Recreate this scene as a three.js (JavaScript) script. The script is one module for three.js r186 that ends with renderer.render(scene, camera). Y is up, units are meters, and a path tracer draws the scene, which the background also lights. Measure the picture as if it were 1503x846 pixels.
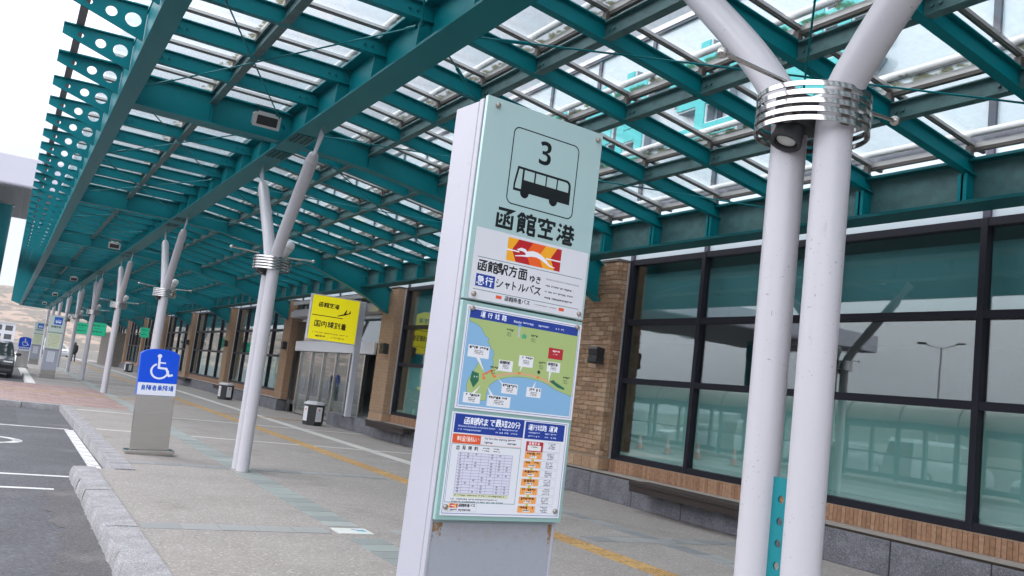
import * as THREE from 'three';
import { mergeGeometries, toCreasedNormals } from 'three/addons/utils/BufferGeometryUtils.js';
import { RoundedBoxGeometry } from 'three/addons/geometries/RoundedBoxGeometry.js';
import { MarchingCubes } from 'three/addons/objects/MarchingCubes.js';

// ------------------------------------------------------------------ camera, sky, sun, exposure
const scene = new THREE.Scene();
const camera = new THREE.PerspectiveCamera(36.27, 1024 / 576, 0.1, 4000);
camera.position.set(0, 1.5, 0);
camera.rotation.set(THREE.MathUtils.degToRad(7.04), THREE.MathUtils.degToRad(-29.36), THREE.MathUtils.degToRad(6.86), 'YXZ');
const renderer = new THREE.WebGLRenderer({ antialias: true });
renderer.setSize(1024, 576);
renderer.toneMapping = THREE.LinearToneMapping;
renderer.toneMappingExposure = 1.5;
renderer.shadowMap.enabled = true;

function mulberry(a) { return () => { a |= 0; a = a + 0x6D2B79F5 | 0; let t = Math.imul(a ^ a >>> 15, 1 | a); t = t + Math.imul(t ^ t >>> 7, 61 | t) ^ t; return ((t ^ t >>> 14) >>> 0) / 4294967296; }; }
const rnd = mulberry(7);
const rr = (a, b) => a + (b - a) * rnd();
function hash2(x, y, s) { let h = Math.imul(x, 374761393) ^ Math.imul(y, 668265263) ^ Math.imul(s, 1442695041); h = Math.imul(h ^ h >>> 13, 1274126177); return ((h ^ h >>> 16) >>> 0) / 4294967296; }
function vnoise(x, y, per, s) {                       // value noise that tiles with period per
  const x0 = Math.floor(x), y0 = Math.floor(y), fx = x - x0, fy = y - y0, u = fx * fx * (3 - 2 * fx), v = fy * fy * (3 - 2 * fy);
  const w = i => ((i % per) + per) % per, a = w(x0), b = w(x0 + 1), c = w(y0), d = w(y0 + 1);
  const p = hash2(a, c, s), q = hash2(b, c, s), r = hash2(a, d, s), t = hash2(b, d, s);
  return (p + (q - p) * u) * (1 - v) + (r + (t - r) * u) * v;
}
function fbm(x, y, per, s, oct = 4) { let a = .5, f = 1, t = 0, n = 0; for (let i = 0; i < oct; i++) { t += a * vnoise(x * f, y * f, per * f, s + i * 17); n += a; a *= .5; f *= 2; } return t / n; }

const sunDir = new THREE.Vector3(-0.55, 0.75, -0.6).normalize();
{
  const W = 1024, H = 512, data = new Float32Array(W * H * 4), d = new THREE.Vector3();
  for (let j = 0; j < H; j++) for (let i = 0; i < W; i++) {
    const ph = ((j + .5) / H - .5) * Math.PI, th = ((i + .5) / W - .5) * 2 * Math.PI;
    d.set(Math.cos(ph) * Math.cos(th), Math.sin(ph), Math.cos(ph) * Math.sin(th));
    const el = Math.max(0, d.y);
    const c = fbm(i / W * 14, (j / H) * 22, 14, 3, 5), c2 = fbm(i / W * 5, (j / H) * 9, 5, 31, 3);
    const lobe = Math.pow(Math.max(0, d.dot(sunDir) * .5 + .5), 7);
    const back = Math.pow(Math.max(0, (-.62 * d.x + .35 * d.y + .70 * d.z) * .5 + .5), 4);
    let L = (.26 + .16 * el + 2.2 * lobe + 2.2 * back) * (.5 + .62 * c + .4 * c2) * (.66 + .34 * Math.min(1, el / .38));
    if (d.y < 0) L *= .35;
    const k = (i + W * j) * 4, warm = Math.min(1, .25 + lobe + .7 * back);
    data[k] = L * (.78 + .22 * warm); data[k + 1] = L * (.89 + .11 * warm); data[k + 2] = L * 1.07; data[k + 3] = 1;
  }
  const sky = new THREE.DataTexture(data, W, H, THREE.RGBAFormat, THREE.FloatType);
  sky.mapping = THREE.EquirectangularReflectionMapping; sky.magFilter = THREE.LinearFilter; sky.minFilter = THREE.LinearFilter; sky.wrapS = THREE.RepeatWrapping; sky.needsUpdate = true;
  scene.background = sky; scene.environment = sky;
}
const sun = new THREE.DirectionalLight(new THREE.Color(1, .97, .92), .5);
sun.position.copy(sunDir).multiplyScalar(120).add(new THREE.Vector3(0, 0, -30)); sun.target.position.set(0, 0, -30); sun.castShadow = true; sun.shadow.radius = 40;
Object.assign(sun.shadow.camera, { left: -70, right: 70, top: 70, bottom: -70, near: 1, far: 300 }); sun.shadow.mapSize.set(2048, 2048);
scene.add(sun, sun.target);
scene.fog = new THREE.FogExp2(new THREE.Color(.8, .85, .9), .00035);

// ------------------------------------------------------------------ helpers
const names = {};
function numbered(n) { const k = names[n] || 0; names[n] = k + 1; return k ? `${n}_${String(k).padStart(3, '0')}` : n; }
function thing(name, label, category, [x, y, z] = [0, 0, 0], turn = 0, group) {
  const o = new THREE.Group(); o.name = numbered(name); o.position.set(x, y, z); o.rotation.y = turn;
  o.userData = { label, category }; if (group) o.userData.group = group; scene.add(o); return o;
}
function sub(name, parent, label) { const o = new THREE.Group(); o.name = name; if (label) o.userData.label = label; parent.add(o); return o; }
function part(name, g, m, parent, label) {
  const o = new THREE.Mesh(Array.isArray(g) ? merge(g) : g, m); o.name = name; o.castShadow = o.receiveShadow = true;
  if (label) o.userData.label = label; parent.add(o); return o;
}
function struct(name, g, m) { const o = part(numbered(name), g, m, scene); o.userData.kind = 'structure'; return o; }
function stuff(o) { o.userData.kind = 'stuff'; return o; }
function copyOf(root, pos, label, turn) { const r = root.clone(); r.name = numbered(root.userData.base || root.name.replace(/_\d{3}$/, '')); r.userData = { ...root.userData, label }; r.position.set(...pos); if (turn !== undefined) r.rotation.y = turn; scene.add(r); return r; }
function strip(g) { const q = g.index ? g.toNonIndexed() : g; const o = new THREE.BufferGeometry(); for (const a of ['position', 'normal', 'uv']) o.setAttribute(a, q.attributes[a] || new THREE.BufferAttribute(new Float32Array(q.attributes.position.count * 2), 2)); return o; }
function merge(list) { return list.length === 1 ? list[0] : mergeGeometries(list.map(strip)); }
function wuv(g, s = 1, ox = 0, oy = 0) {              // uv in metres, by the way each face points
  const q = strip(g), p = q.attributes.position, n = q.attributes.normal, uv = new Float32Array(p.count * 2);
  for (let i = 0; i < p.count; i++) {
    const ax = Math.abs(n.getX(i)), ay = Math.abs(n.getY(i)), az = Math.abs(n.getZ(i)); let u, v;
    if (ay >= ax && ay >= az) { u = p.getX(i); v = p.getZ(i); } else if (ax >= az) { u = p.getZ(i); v = p.getY(i); } else { u = p.getX(i); v = p.getY(i); }
    uv[2 * i] = u * s + ox; uv[2 * i + 1] = v * s + oy;
  }
  q.setAttribute('uv', new THREE.BufferAttribute(uv, 2)); return q;
}
function box(x0, x1, y0, y1, z0, z1) { const g = new THREE.BoxGeometry(x1 - x0, y1 - y0, z1 - z0); g.translate((x0 + x1) / 2, (y0 + y1) / 2, (z0 + z1) / 2); return g; }
function rbox(w, h, d, r, x = 0, y = 0, z = 0, seg = 2) { const g = new RoundedBoxGeometry(w, h, d, seg, r); g.translate(x, y, z); return g; }
const V = (x, y, z) => new THREE.Vector3(x, y, z);
function bar(a, b, r, seg = 8, r2 = r) { const d = b.clone().sub(a), L = d.length(); const g = new THREE.CylinderGeometry(r2, r, L, seg); g.translate(0, L / 2, 0); g.applyQuaternion(new THREE.Quaternion().setFromUnitVectors(V(0, 1, 0), d.normalize())); g.translate(a.x, a.y, a.z); return g; }
function tube(pts, r, seg = 10, n = 24) { return new THREE.TubeGeometry(new THREE.CatmullRomCurve3(pts, false, 'centripetal'), n, r, seg, false); }
function shapeXY(pts, holes = []) { const s = new THREE.Shape(pts.map(p => new THREE.Vector2(p[0], p[1]))); for (const [x, y, r] of holes) { const h = new THREE.Path(); h.absarc(x, y, r, 0, Math.PI * 2, true); s.holes.push(h); } return s; }
function plateXY(pts, z0, z1, holes, seg = 10) { const g = new THREE.ExtrudeGeometry(shapeXY(pts, holes), { depth: z1 - z0, bevelEnabled: false, curveSegments: seg }); g.translate(0, 0, z0); return g; }
function ribbonXY(pts, z0, z1, t) {                    // a flat strip of thickness t that follows points in the XY plane
  const up = [], dn = [];
  for (let i = 0; i < pts.length; i++) {
    const a = pts[Math.max(0, i - 1)], b = pts[Math.min(pts.length - 1, i + 1)], dx = b[0] - a[0], dy = b[1] - a[1], L = Math.hypot(dx, dy);
    up.push([pts[i][0] - dy / L * t / 2, pts[i][1] + dx / L * t / 2]); dn.push([pts[i][0] + dy / L * t / 2, pts[i][1] - dx / L * t / 2]);
  }
  return plateXY([...up, ...dn.reverse()], z0, z1);
}
function lerpPts(pts, x) { for (let i = 1; i < pts.length; i++) if (x <= pts[i][0]) { const a = pts[i - 1], b = pts[i], t = (x - a[0]) / (b[0] - a[0]); return a[1] + (b[1] - a[1]) * t; } return pts[pts.length - 1][1]; }
const rgb = (r, g, b) => new THREE.Color().setRGB(r, g, b);
function std(c, rough = .6, o = {}) { return new THREE.MeshStandardMaterial({ color: c, roughness: rough, ...o }); }
function noiseTex(N, f, srgb = true) {                 // f(i, j, N) gives r g b in 0..1 (sRGB)
  const data = new Uint8Array(N * N * 4);
  for (let j = 0; j < N; j++) for (let i = 0; i < N; i++) { const c = f(i, j, N), k = (i + N * j) * 4; data[k] = Math.max(0, Math.min(255, c[0] * 255)); data[k + 1] = Math.max(0, Math.min(255, c[1] * 255)); data[k + 2] = Math.max(0, Math.min(255, c[2] * 255)); data[k + 3] = 255; }
  const t = new THREE.DataTexture(data, N, N, THREE.RGBAFormat); t.wrapS = t.wrapT = THREE.RepeatWrapping; t.magFilter = THREE.LinearFilter; t.minFilter = THREE.LinearMipmapLinearFilter; t.generateMipmaps = true; t.anisotropy = 8;
  if (srgb) t.colorSpace = THREE.SRGBColorSpace; t.needsUpdate = true; return t;
}
function canvas(w, h, draw) { const c = document.createElement('canvas'); c.width = w; c.height = h; draw(c.getContext('2d'), w, h); const t = new THREE.CanvasTexture(c); t.colorSpace = THREE.SRGBColorSpace; t.anisotropy = 8; t.needsUpdate = true; return t; }

// ------------------------------------------------------------------ lettering: strokes on a 20 x 20 grid (a = 0 ... u = 20)
const K = {
  函: 'ccrclg kgkpip fhhj hlep phmk mlqo cgcsss sgst', 館: 'fbag fbjf eege chihincn ckik chcsgq fnjt papd lgldudug ngnt nhthtlnl nououtnt',
  空: 'kakc bgbdtdtg heghcj memiri elql klks bsts', 港: 'bcee ahdj asem gete jbjj pbpj fjuj jkfp pkuo inpnpqiq iqitrtsr',
  駅: 'bbbl bbib beie bhih fbfl bljljsht boas dodr gngq mctctimi mcmkkt piut', 方: 'kakd bete iehmct ijqjpsls',
  面: 'bctc kcjg cgsgstctcg hght ngnt hknk hono', 急: 'hacf gcocmf dfqfql diqi dlql cobs gngtotpr jnlp qntq',
  行: 'gbbg ggbm ejet jdtd iiui piptmt', 経: 'facefg idck bkij fkft cnbr injq lcsclj metj pkps mntn ksus',
  路: 'cbibigcgcb fgfr fljl ckcs bsjq oakh ndsdll nful mmsmstmtmm', 運: 'bcde bieieoas epjtut hehbtbte ifsf jhrhrnjnjh jkrk ndnr hptp',
  賃: 'eabf dddj icrb hftf ncni iisi fkpkpqfqfk fmpm fopo hrdu nrru', 最: 'eaqaqgegea edqd biti dids iiit dlil doio bsjr llsllt mmut',
  短: 'dabf ceje bkjk fefkbs gmjr kcuc mfsfslmlmf nnor snqr ksus', 分: 'hbbj mbtj ekqkpsms jkdt',
  料: 'faft aiki bcdg jchg fjap fjjo mdpf liok koum raru', 金: 'kabi kati fipi dmrm kiks bttt fohr ponr',
  後: 'gabf gfbk eiet nakeog sdkj jjti mkip lmsmiu lnuu', 払: 'eaescs afif amik obkrsq qkut',
  出: 'kakt dcdiri rcri clctst slst', 発: 'cbjbcj degg matj qcne tepg fjpj bntn hjhnct mjmsts',
  時: 'bciciqbqbc bjij ldtd paph jhuh jlul rirtot lnnq', 刻: 'gagd aeme geciij kgbp jkbt hols odon tattqt',
  身: 'kaid fdpdptmt fdfn fhph fkpk copn skdu', 障: 'bbbu bbgbehhlen oaoc jdud lemg reqg ihuh kjsjsokokj kmsm iquq ooou',
  者: 'ddpd kaki biti rbcp glqlqtgtgl gpqp', 乗: 'paec cfsf bjtj cnsn kcku gfgn ofon jnbt lntt',
  降: 'bbbu bbgbehhlen najg mcscjl meuk kmtm iquq pkpu lmlq', 場: 'eceq ahih arip lbsbshlhlb lese jjuj lkio lmtmstqt omjs rmmu',
  国: 'bbtbttbtbb ffpf gkok epqp kfkp nmon', 内: 'ctcesestpt kakifp kipo', 線: 'facefg idck bkij fkft cnbr injq paoc lctctjljlc lftf pjptnt kmomjs tkqn pmus',
  到: 'acmc gcdh dhlh jfli bnln gjgs atmr pdpn tattqt', 着: 'gaid oamd ddrd egqg bjtj kdkj ijbs glqlqugugl goqo grqr',
  帝: 'kakc cdsd geih oemh clcisisl esemqmqror kjku', 産: 'kakc ddrd heig nemg dhsh dhdnbt iigm ilrl hprp mimt fttt',
  シ: 'ddgf bifk dskqsg', ャ: 'ekrion igmt', ト: 'hbht hipm', ル: 'gdgkcs mcmrtk', バ: 'gfbq lesq pbre saud', ス: 'deqekmcs klss',
  ゆ: 'ddcjdq dlhfneripojo lbmmju', き: 'eeqd ejrh ibpm fneqitps', ま: 'dere ejqj kbkqgtdqhors', で: 'cerdjkjpps ohqj rgti', い: 'edenir pfrm',
  大: 'bgtg kakhct khst', 町: 'bbjbjpbpbb fbfp bijj ldud qdqtnt', 前: 'fahd oamd beue chihhtft chct clil cpip lhlp rhrtpt',
};
const gpt = (s, i) => [(s.charCodeAt(i) - 97) / 20, (s.charCodeAt(i + 1) - 97) / 20];
function text(g, str, x, y, size, o = {}) {            // x, y = top left; kanji strokes, other letters in sans-serif
  const { color = '#111', weight = .1, gap = .1, sx = 1, bold = true } = o;
  g.fillStyle = g.strokeStyle = color; g.lineCap = 'butt'; g.lineJoin = 'miter';
  for (const ch of str) {
    if (K[ch]) {
      g.lineWidth = size * weight;
      for (const s of K[ch].split(' ')) { g.beginPath(); for (let i = 0; i < s.length; i += 2) { const [px, py] = gpt(s, i); const X = x + px * size * sx, Y = y + py * size; i ? g.lineTo(X, Y) : g.moveTo(X, Y); } g.stroke(); }
      x += size * sx * (1 + gap);
    } else if (ch === ' ') x += size * sx * .4;
    else { g.save(); g.translate(x, y + size * .92); g.scale(sx, 1); g.scale(size / 100, size / 100); g.font = `${bold ? 'bold ' : ''}112px sans-serif`; g.fillText(ch, 0, 0); const w = g.measureText(ch).width * size / 100; g.restore(); x += w * sx + size * gap * .3; }
  }
  return x;
}
function smallText(g, str, x, y, size, color = '#222', bold = false) { g.fillStyle = color; g.font = `${bold ? 'bold ' : ''}${size}px sans-serif`; g.fillText(str, x, y + size * .85); }

// ------------------------------------------------------------------ materials
const speck = (seed, base, amp, dark, pale) => (i, j, N) => {
  const q = N / 4, a = fbm(i / N * 6, j / N * 6, 6, seed, 4) - .5, b = vnoise(i / 4, j / 4, q, seed + 5), b2 = vnoise(i / 3 + 7, j / 3, Math.floor(N / 3), seed + 6), c = hash2(i, j, seed + 9) - .5;
  let l = a * amp + (b - .5) * amp * 1.1 + c * amp * .4; if (b > 1 - pale * 2.2) l += .075; if (b2 < dark * 2) l -= .10;
  return [base[0] + l, base[1] + l, base[2] + l];
};
const texConcrete = noiseTex(1024, (i, j, N) => { const c = speck(11, [.605, .59, .577], .085, .07, .08)(i, j, N); const st = fbm(i / N * 3, j / N * 3, 3, 77, 4), g = vnoise(i / N * 34, j / N * 34, 34, 79), e = (st > .6 ? (st - .6) * .3 : 0) + (g > .955 ? .045 : 0); return [c[0] - e, c[1] - e, c[2] - e]; });
const texAsphalt = noiseTex(1024, (i, j, N) => { const c = speck(23, [.37, .37, .385], .10, .05, .04)(i, j, N); const st = fbm(i / N * 4, j / N * 4, 4, 91, 5), e = st > .55 ? (st - .55) * .45 : 0; return [c[0] + e, c[1] + e * .95, c[2] + e * .8]; });
const texGranite = noiseTex(512, speck(37, [.40, .40, .425], .14, .14, .07));
const texKerb = noiseTex(512, speck(41, [.60, .595, .60], .16, .14, .1));
const texBrick = noiseTex(512, (i, j, N) => { const a = fbm(i / N * 20, j / N * 28, 20, 51, 3) - .5, b = hash2(i, j, 3) - .5; const l = a * .3 + b * .08; return [.93 + l, .93 + l, .93 + l]; });
const texPaint = noiseTex(512, (i, j, N) => { const b = vnoise(i / N * 64, j / N * 64, 64, 61), st = fbm(i / N * 5, j / N * 9, 45, 67, 4); let l = .97; if (b > .955 && st > .48) l -= .3 * (b - .95) * 12; l -= (st - .5) * .03; return [l, l * .995, l * .99]; });
const texPole = noiseTex(512, (i, j, N) => { const st = fbm(i / N * 4, j / N * 4, 4, 167, 4), g = vnoise(i / 3.2, j / 3.2, 160, 171), h = hash2(i >> 1, j >> 1, 19); let l = .97 - (st > .60 ? (st - .60) * 2.2 * g * (.4 + h) : 0); if (g > .94 && st > .47) l -= .22; return [l, l * .995, l * .985]; });
const texSteelRough = noiseTex(256, (i, j, N) => { const a = vnoise(i / N * 3, j / N * 120, 120, 5) * .25 + .35; return [a, a, a]; }, false);
const texGrime = noiseTex(512, (i, j, N) => {          // roof glass: dried dirt in blotches along the lower edge of each pane
  const v = j / N, n = fbm(i / N * 9, v * 9, 9, 71, 5), f = fbm(i / N * 40, v * 40, 40, 73, 2), k = n + .3 * f - .60 - Math.max(0, v - .03) * 4;
  const m = Math.max(0, Math.min(.6, k * 4)), d = .02 * (f - .5); return [.965 + d - m * .42, .97 + d - m * .44, .97 + d - m * .56];
});
const texWave = noiseTex(128, (i, j, N) => { const a = fbm(i / N * 3, j / N * 3, 3, 95, 2); return [a, a, a]; }, false);
const texConcrete2 = noiseTex(512, (i, j, N) => { const st = fbm(i / N * 7, j / N * 7, 7, 143, 5), g = vnoise(i / 3, j / 3, 170, 147); let l = .98 - Math.max(0, st - .5) * .5; if (g * .6 + st * .5 > .74) l -= .28; return [l, l, l]; });
const rep = (t, s) => { const q = t.clone(); q.repeat.set(s, s); q.needsUpdate = true; return q; };
const M = {
  concrete: std(rgb(.80, .775, .755), .85, { map: rep(texConcrete, .28), bumpMap: rep(texConcrete, .28), bumpScale: .003 }),
  asphalt: std(rgb(.70, .70, .72), .9, { map: rep(texAsphalt, .22), bumpMap: rep(texAsphalt, .22), bumpScale: .006 }),
  granite: std(0xffffff, .75, { map: rep(texGranite, 1.1), bumpMap: rep(texGranite, 1.1), bumpScale: .002 }),
  kerb: std(rgb(.85, .85, .86), .85, { map: rep(texKerb, 1.3), bumpMap: rep(texKerb, 1.3), bumpScale: .006 }),
  tileGrey: [0x8a918e, 0x7f8583, 0x939895, 0x868c8a].map(c => std(c, .55, { bumpMap: rep(texConcrete, 1), bumpScale: .001 })),
  tileCool: [0x838585, 0x7a7d7e, 0x8b8d8c].map(c => std(c, .6)),
  tilePale: [0xb4b2ae, 0xbbb9b4].map(c => std(c, .7)),
  red: [0x9a817c, 0x937873, 0xa18a84].map(c => std(c, .8, { map: rep(texBrick, 1) })),
  tactile: [0xb08d58, 0xaa8753, 0xb6945c].map(c => std(c, .75, { map: rep(texBrick, .7) })),
  white: std(rgb(.58, .58, .57), .85, { map: rep(texConcrete2, .9) }),
  teal: new THREE.MeshPhysicalMaterial({ color: rgb(.0, .175, .205), roughness: .42, specularIntensity: .22, map: rep(texPaint, .35) }),
  tealDark: new THREE.MeshPhysicalMaterial({ color: rgb(.0, .085, .095), roughness: .45, specularIntensity: .4 }),
  tealWorn: std(rgb(.05, .135, .14), .6, { map: rep(texBrick, .5) }),
  pole: std(rgb(.53, .525, .575), .32, { map: rep(texPole, .62) }),
  alu: std(rgb(.55, .54, .53), .38, { metalness: .55 }),
  aluDark: std(rgb(.10, .085, .075), .6),
  tubeW: std(rgb(.62, .62, .62), .3),
  chrome: std(rgb(.56, .55, .54), .15, { metalness: 1 }),
  steel: std(rgb(.50, .48, .45), .38, { metalness: .9, roughnessMap: rep(texSteelRough, 1) }),
  roofGlass: new THREE.MeshPhysicalMaterial({ color: rgb(.99, 1, 1), roughness: .04, transmission: 1, thickness: 0, ior: 1.5, map: texGrime }),
  glass: new THREE.MeshPhysicalMaterial({ color: rgb(.75, .87, .85), roughness: .01, transmission: 1, thickness: 0, ior: 2.12, bumpMap: texWave, bumpScale: .0005 }),
  clearGlass: new THREE.MeshPhysicalMaterial({ color: rgb(.85, .92, .92), roughness: .01, transmission: 1, thickness: 0, ior: 1.7 }),
  frame: new THREE.MeshPhysicalMaterial({ color: rgb(.009, .009, .016), roughness: .5, specularIntensity: .4 }),
  blind: std(rgb(.22, .35, .41), .8),
  film: std(rgb(.56, .61, .60), .8),
  spandrel: new THREE.MeshPhysicalMaterial({ color: rgb(.50, .58, .62), roughness: .12, ior: 1.7 }),
  black: std(rgb(.012, .012, .013), .5), dark: std(rgb(.03, .03, .033), .6), rubber: std(rgb(.02, .02, .02), .85),
  mortar: std(0x8d7a66, .9),
  brick: [0xa38467, 0xaa8c70, 0x98795d, 0xb0947a, 0xa07f62, 0x8f7259].map(c => std(c, .85, { map: rep(texBrick, 1.6), bumpMap: rep(texBrick, 3), bumpScale: .006 })),
  soldier: [0x967055, 0x9c775c, 0x8e6a4f, 0xa27e62].map(c => std(c, .7, { map: rep(texBrick, 1.2) })),
  wood: std(rgb(.022, .013, .011), .8), moss: std(rgb(.035, .022, .012), .95, { map: rep(texBrick, 4), bumpMap: rep(texBrick, 5), bumpScale: .02 }),
  ledge: std(0x8f8a84, .7), whitePanel: std(rgb(.62, .62, .65), .4), signBody: std(rgb(.43, .435, .49), .38, { map: rep(texPaint, .6) }), signGrey: std(rgb(.34, .36, .40), .42, { map: rep(texPaint, .9) }),
  room: std(rgb(.13, .135, .13), .8), bolt: std(rgb(.42, .38, .33), .4, { metalness: .8 }), rust: std(rgb(.16, .07, .025), .9, { map: rep(texBrick, 6) }),
};

// ------------------------------------------------------------------ ground, road, pavement
const ground = struct('ground', wuv(box(-1500, 1500, -.6, -.17, -2500, 300)), std(rgb(.13, .12, .10), .95));
const road = struct('road', wuv(box(-70, 9.0, -.5, -.13, -300, 40)), M.asphalt);
const patchA = box(-3.4, .5, -.1285, -.1272, -23.9, -19.6), patchB = box(-3.4, -1.1, -.1285, -.1272, -18.7, -12.6);
part('asphalt_patch', wuv(patchA, 1, .3, .7), std(rgb(.60, .60, .62), .92, { map: rep(texAsphalt, .3) }), road); part('asphalt_patch', wuv(patchB, 1, .9, .2), std(rgb(.82, .81, .80), .92, { map: rep(texAsphalt, .3) }), road);
const flat = (x0, x1, z0, z1, y = -.126) => box(x0, x1, y - .003, y, z0, z1);
part('bay_line', wuv(flat(-3.2, 1.28, -12.39, -12.29)), M.white, road);
part('bay_line', wuv(flat(-3.2, .76, -11.28, -11.18)), M.white, road);
part('bay_line', wuv(flat(-3.2, 1.36, -19.2, -19.08)), M.white, road);
part('edge_line', wuv(flat(1.28, 1.44, -19.0, -12.5)), M.white, road);
{ // the wheelchair mark painted on the bay: only its ring and foot reach into the picture
  const ring = new THREE.RingGeometry(.44, .58, 40, 1, -2.4, 4.6); ring.rotateX(-Math.PI / 2); ring.translate(-.05, -.1255, -16.3);
  part('wheelchair_mark', wuv(merge([ring, flat(-1.4, -.3, -17.3, -17.15), flat(-.6, -.05, -15.5, -15.36)])), M.white, road);
  for (let z = -60; z < 20; z += 8) part('lane_line', wuv(flat(-4.6, -4.48, z, z + 5)), M.white, road);
  for (const x of [-7.2, -9.6]) part('lane_line', wuv(flat(x, x + .12, -60, 20)), M.white, road);
  { const pts = []; for (let z = -11.8; z <= 4; z += .04) pts.push([.5 + .3 * fbm(z * 2.7 + 40, 3, 64, 88, 4) + Math.max(0, (-11 - z)) * .4, -z]); const g = new THREE.ShapeGeometry(new THREE.Shape([...pts, [.98, -4], [.98, 11.8]].map(p => new THREE.Vector2(...p)))); g.rotateX(-Math.PI / 2); g.translate(0, -.1265, 0);
    part('drain_strip', wuv(g), std(rgb(.80, .77, .72), .95, { map: rep(texAsphalt, .31), bumpMap: rep(texAsphalt, .31), bumpScale: .012 }), road); }
}
const sidewalk = struct('sidewalk', wuv(merge([box(1.26, 9.3, -.3, 0, -12.3, 14), box(1.72, 9.3, -.3, 0, -24.45, -12.3), box(-3.2, 9.3, -.3, 0, -35, -24.45), box(1.2, 9.3, -.3, 0, -112, -35)])), M.concrete);
function tiles(name, list, mats, nearOf) {             // thin slabs; the near ones one by one, the rest joined
  const far = mats.map(() => []); let k = 0;
  const cache = {};
  for (const [x0, x1, z0, z1] of list) {
    const mi = Math.floor(hash2(Math.round(x0 * 50), Math.round(z0 * 50), 9) * mats.length), h = .003 + .002 * hash2(Math.round(x0 * 30), Math.round(z0 * 70), 4);
    if (nearOf(x0, z0) && k < 298) {
      k++; const key = [(x1 - x0).toFixed(3), (z1 - z0).toFixed(3)].join();
      const g = cache[key] ||= wuv(box(-(x1 - x0) / 2, (x1 - x0) / 2, -.01, .003, -(z1 - z0) / 2, (z1 - z0) / 2));
      const o = part(name, g, mats[mi], sidewalk); o.position.set((x0 + x1) / 2, h - .003, (z0 + z1) / 2);
    } else far[mi].push(box(x0, x1, -.01, h, z0, z1));
  }
  far.forEach((f, i) => { if (f.length) stuff(part(name, wuv(merge(f)), mats[i], sidewalk)); });
}
{
  const g = .006, L = [], P = [], R = [], W = [];
  for (let z = -108; z < 3; z += .3) { if (Math.abs(z + 8.45) < .3) continue; L.push([3.1 + g, 3.46 - g, z + g, z + .3 - g]); }
  tiles('strip_tile', L, M.tileGrey, (x, z) => z > -24);
  for (const zc of [-3.4, -8.45, -13.25]) for (let x = zc === -13.25 ? 1.76 : 1.3; x < 8.9; x += .345) { if (x > 2.8 && x < 3.45) continue; if (x > 5.3 && x < 5.96) continue; P.push([x + g, x + .345 - g, zc - .14, zc + .14]); }
  for (let z = -108; z < 3; z += .45) (z < -13.6 ? W : P).push([7.05, 7.33, z + g, z + .45 - g]);
  tiles('band_tile', P, M.tileCool, (x, z) => z > -30);
  for (const zc of [-18.2, -23.3]) for (const [xa, xb] of [[1.76, 3.09], [3.47, 5.64], [5.96, 7.04], [7.34, 8.95]]) { const n = Math.round((xb - xa) / .55), l = (xb - xa) / n; for (let q = 0; q < n; q++) W.push([xa + q * l + .003, xa + q * l + l - .003, zc - .06, zc + .06]); }
  for (let z = -105; z < -36; z += 5) W.push([1.4, 5.6, z - .1, z + .1]);
  tiles('pale_tile', W, M.tilePale, (x, z) => z > -30);
  for (let z = -34.9; z < -24.8; z += .3) for (let x = -3.1; x < 2.9; x += .3) { if (z > -30.5 && z < -30.1) continue; R.push([x + g, x + .3 - g, z + g, z + .3 - g]); }
  R.sort((a, b) => b[2] - a[2]); tiles('red_paver', R, M.red, () => true);
  // raised-bar guide tiles
  const bars = (x, z, turn) => { const q = [box(-.147, .147, -.01, .004, -.147, .147)]; for (let k = 0; k < 4; k++) { const b = rbox(.24, .01, .034, .0045, 0, .004, -.108 + k * .072, 1); q.push(b); } const m = wuv(merge(q)); if (!turn) m.rotateY(Math.PI / 2); m.translate(x, 0, z); return m; };
  const proto = bars(0, 0, false), protoT = bars(0, 0, true), far = [];
  for (let z = -105; z < 2; z += .3) {
    if (z > -40) { const o = part('guide_tile', proto, M.tactile[Math.floor(hash2(Math.round(z * 10), 1, 2) * 3)], sidewalk); o.position.set(5.8, 0, z + .15); }
    else far.push(box(5.65, 5.95, -.01, .006, z + .003, z + .297));
  }
  stuff(part('guide_tile', wuv(merge(far)), M.tactile[0], sidewalk));
  for (let x = -3.0; x < 5.5; x += .3) { const o = part('guide_tile', protoT, M.tactile[Math.abs(Math.round(x * 10)) % 3], sidewalk); o.position.set(x + .15, 0, -30.3); }
  for (let x = 6.1; x < 8.4; x += .3) { const o = part('guide_tile', protoT, M.tactile[Math.abs(Math.round(x * 10)) % 3], sidewalk); o.position.set(x, 0, -27.2); }
}
function stone(len, w, h, seed, rough) {               // kerb block lying along z, its rough face towards -x
  const g = new THREE.BoxGeometry(w, h, len, 6, 6, Math.max(4, Math.round(len / .08))), p = g.attributes.position;
  for (let i = 0; i < p.count; i++) {
    let x = p.getX(i), y = p.getY(i), z = p.getZ(i); const fx = .5 - x / w, fy = .5 + y / h;
    const n = fbm(y * 9 + 3, z * 9 + 7, 64, seed, 3) - .5, n2 = fbm(y * 24 + 3, z * 24 + 7, 128, seed + 4, 2) - .5;
    if (fx > .8) { x += (n * .035 + n2 * .02) * rough - .05 * rough * (1 - fy); if (fy > .9) { x += .016 * rough; y -= .008 * rough * (1 + n * 2); } }
    
    if (Math.abs(z) > len / 2 - .001) z *= 1 - .004 / len; p.setXYZ(i, x, y, z);
  }
  return toCreasedNormals(strip(g), .7);
}
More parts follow.
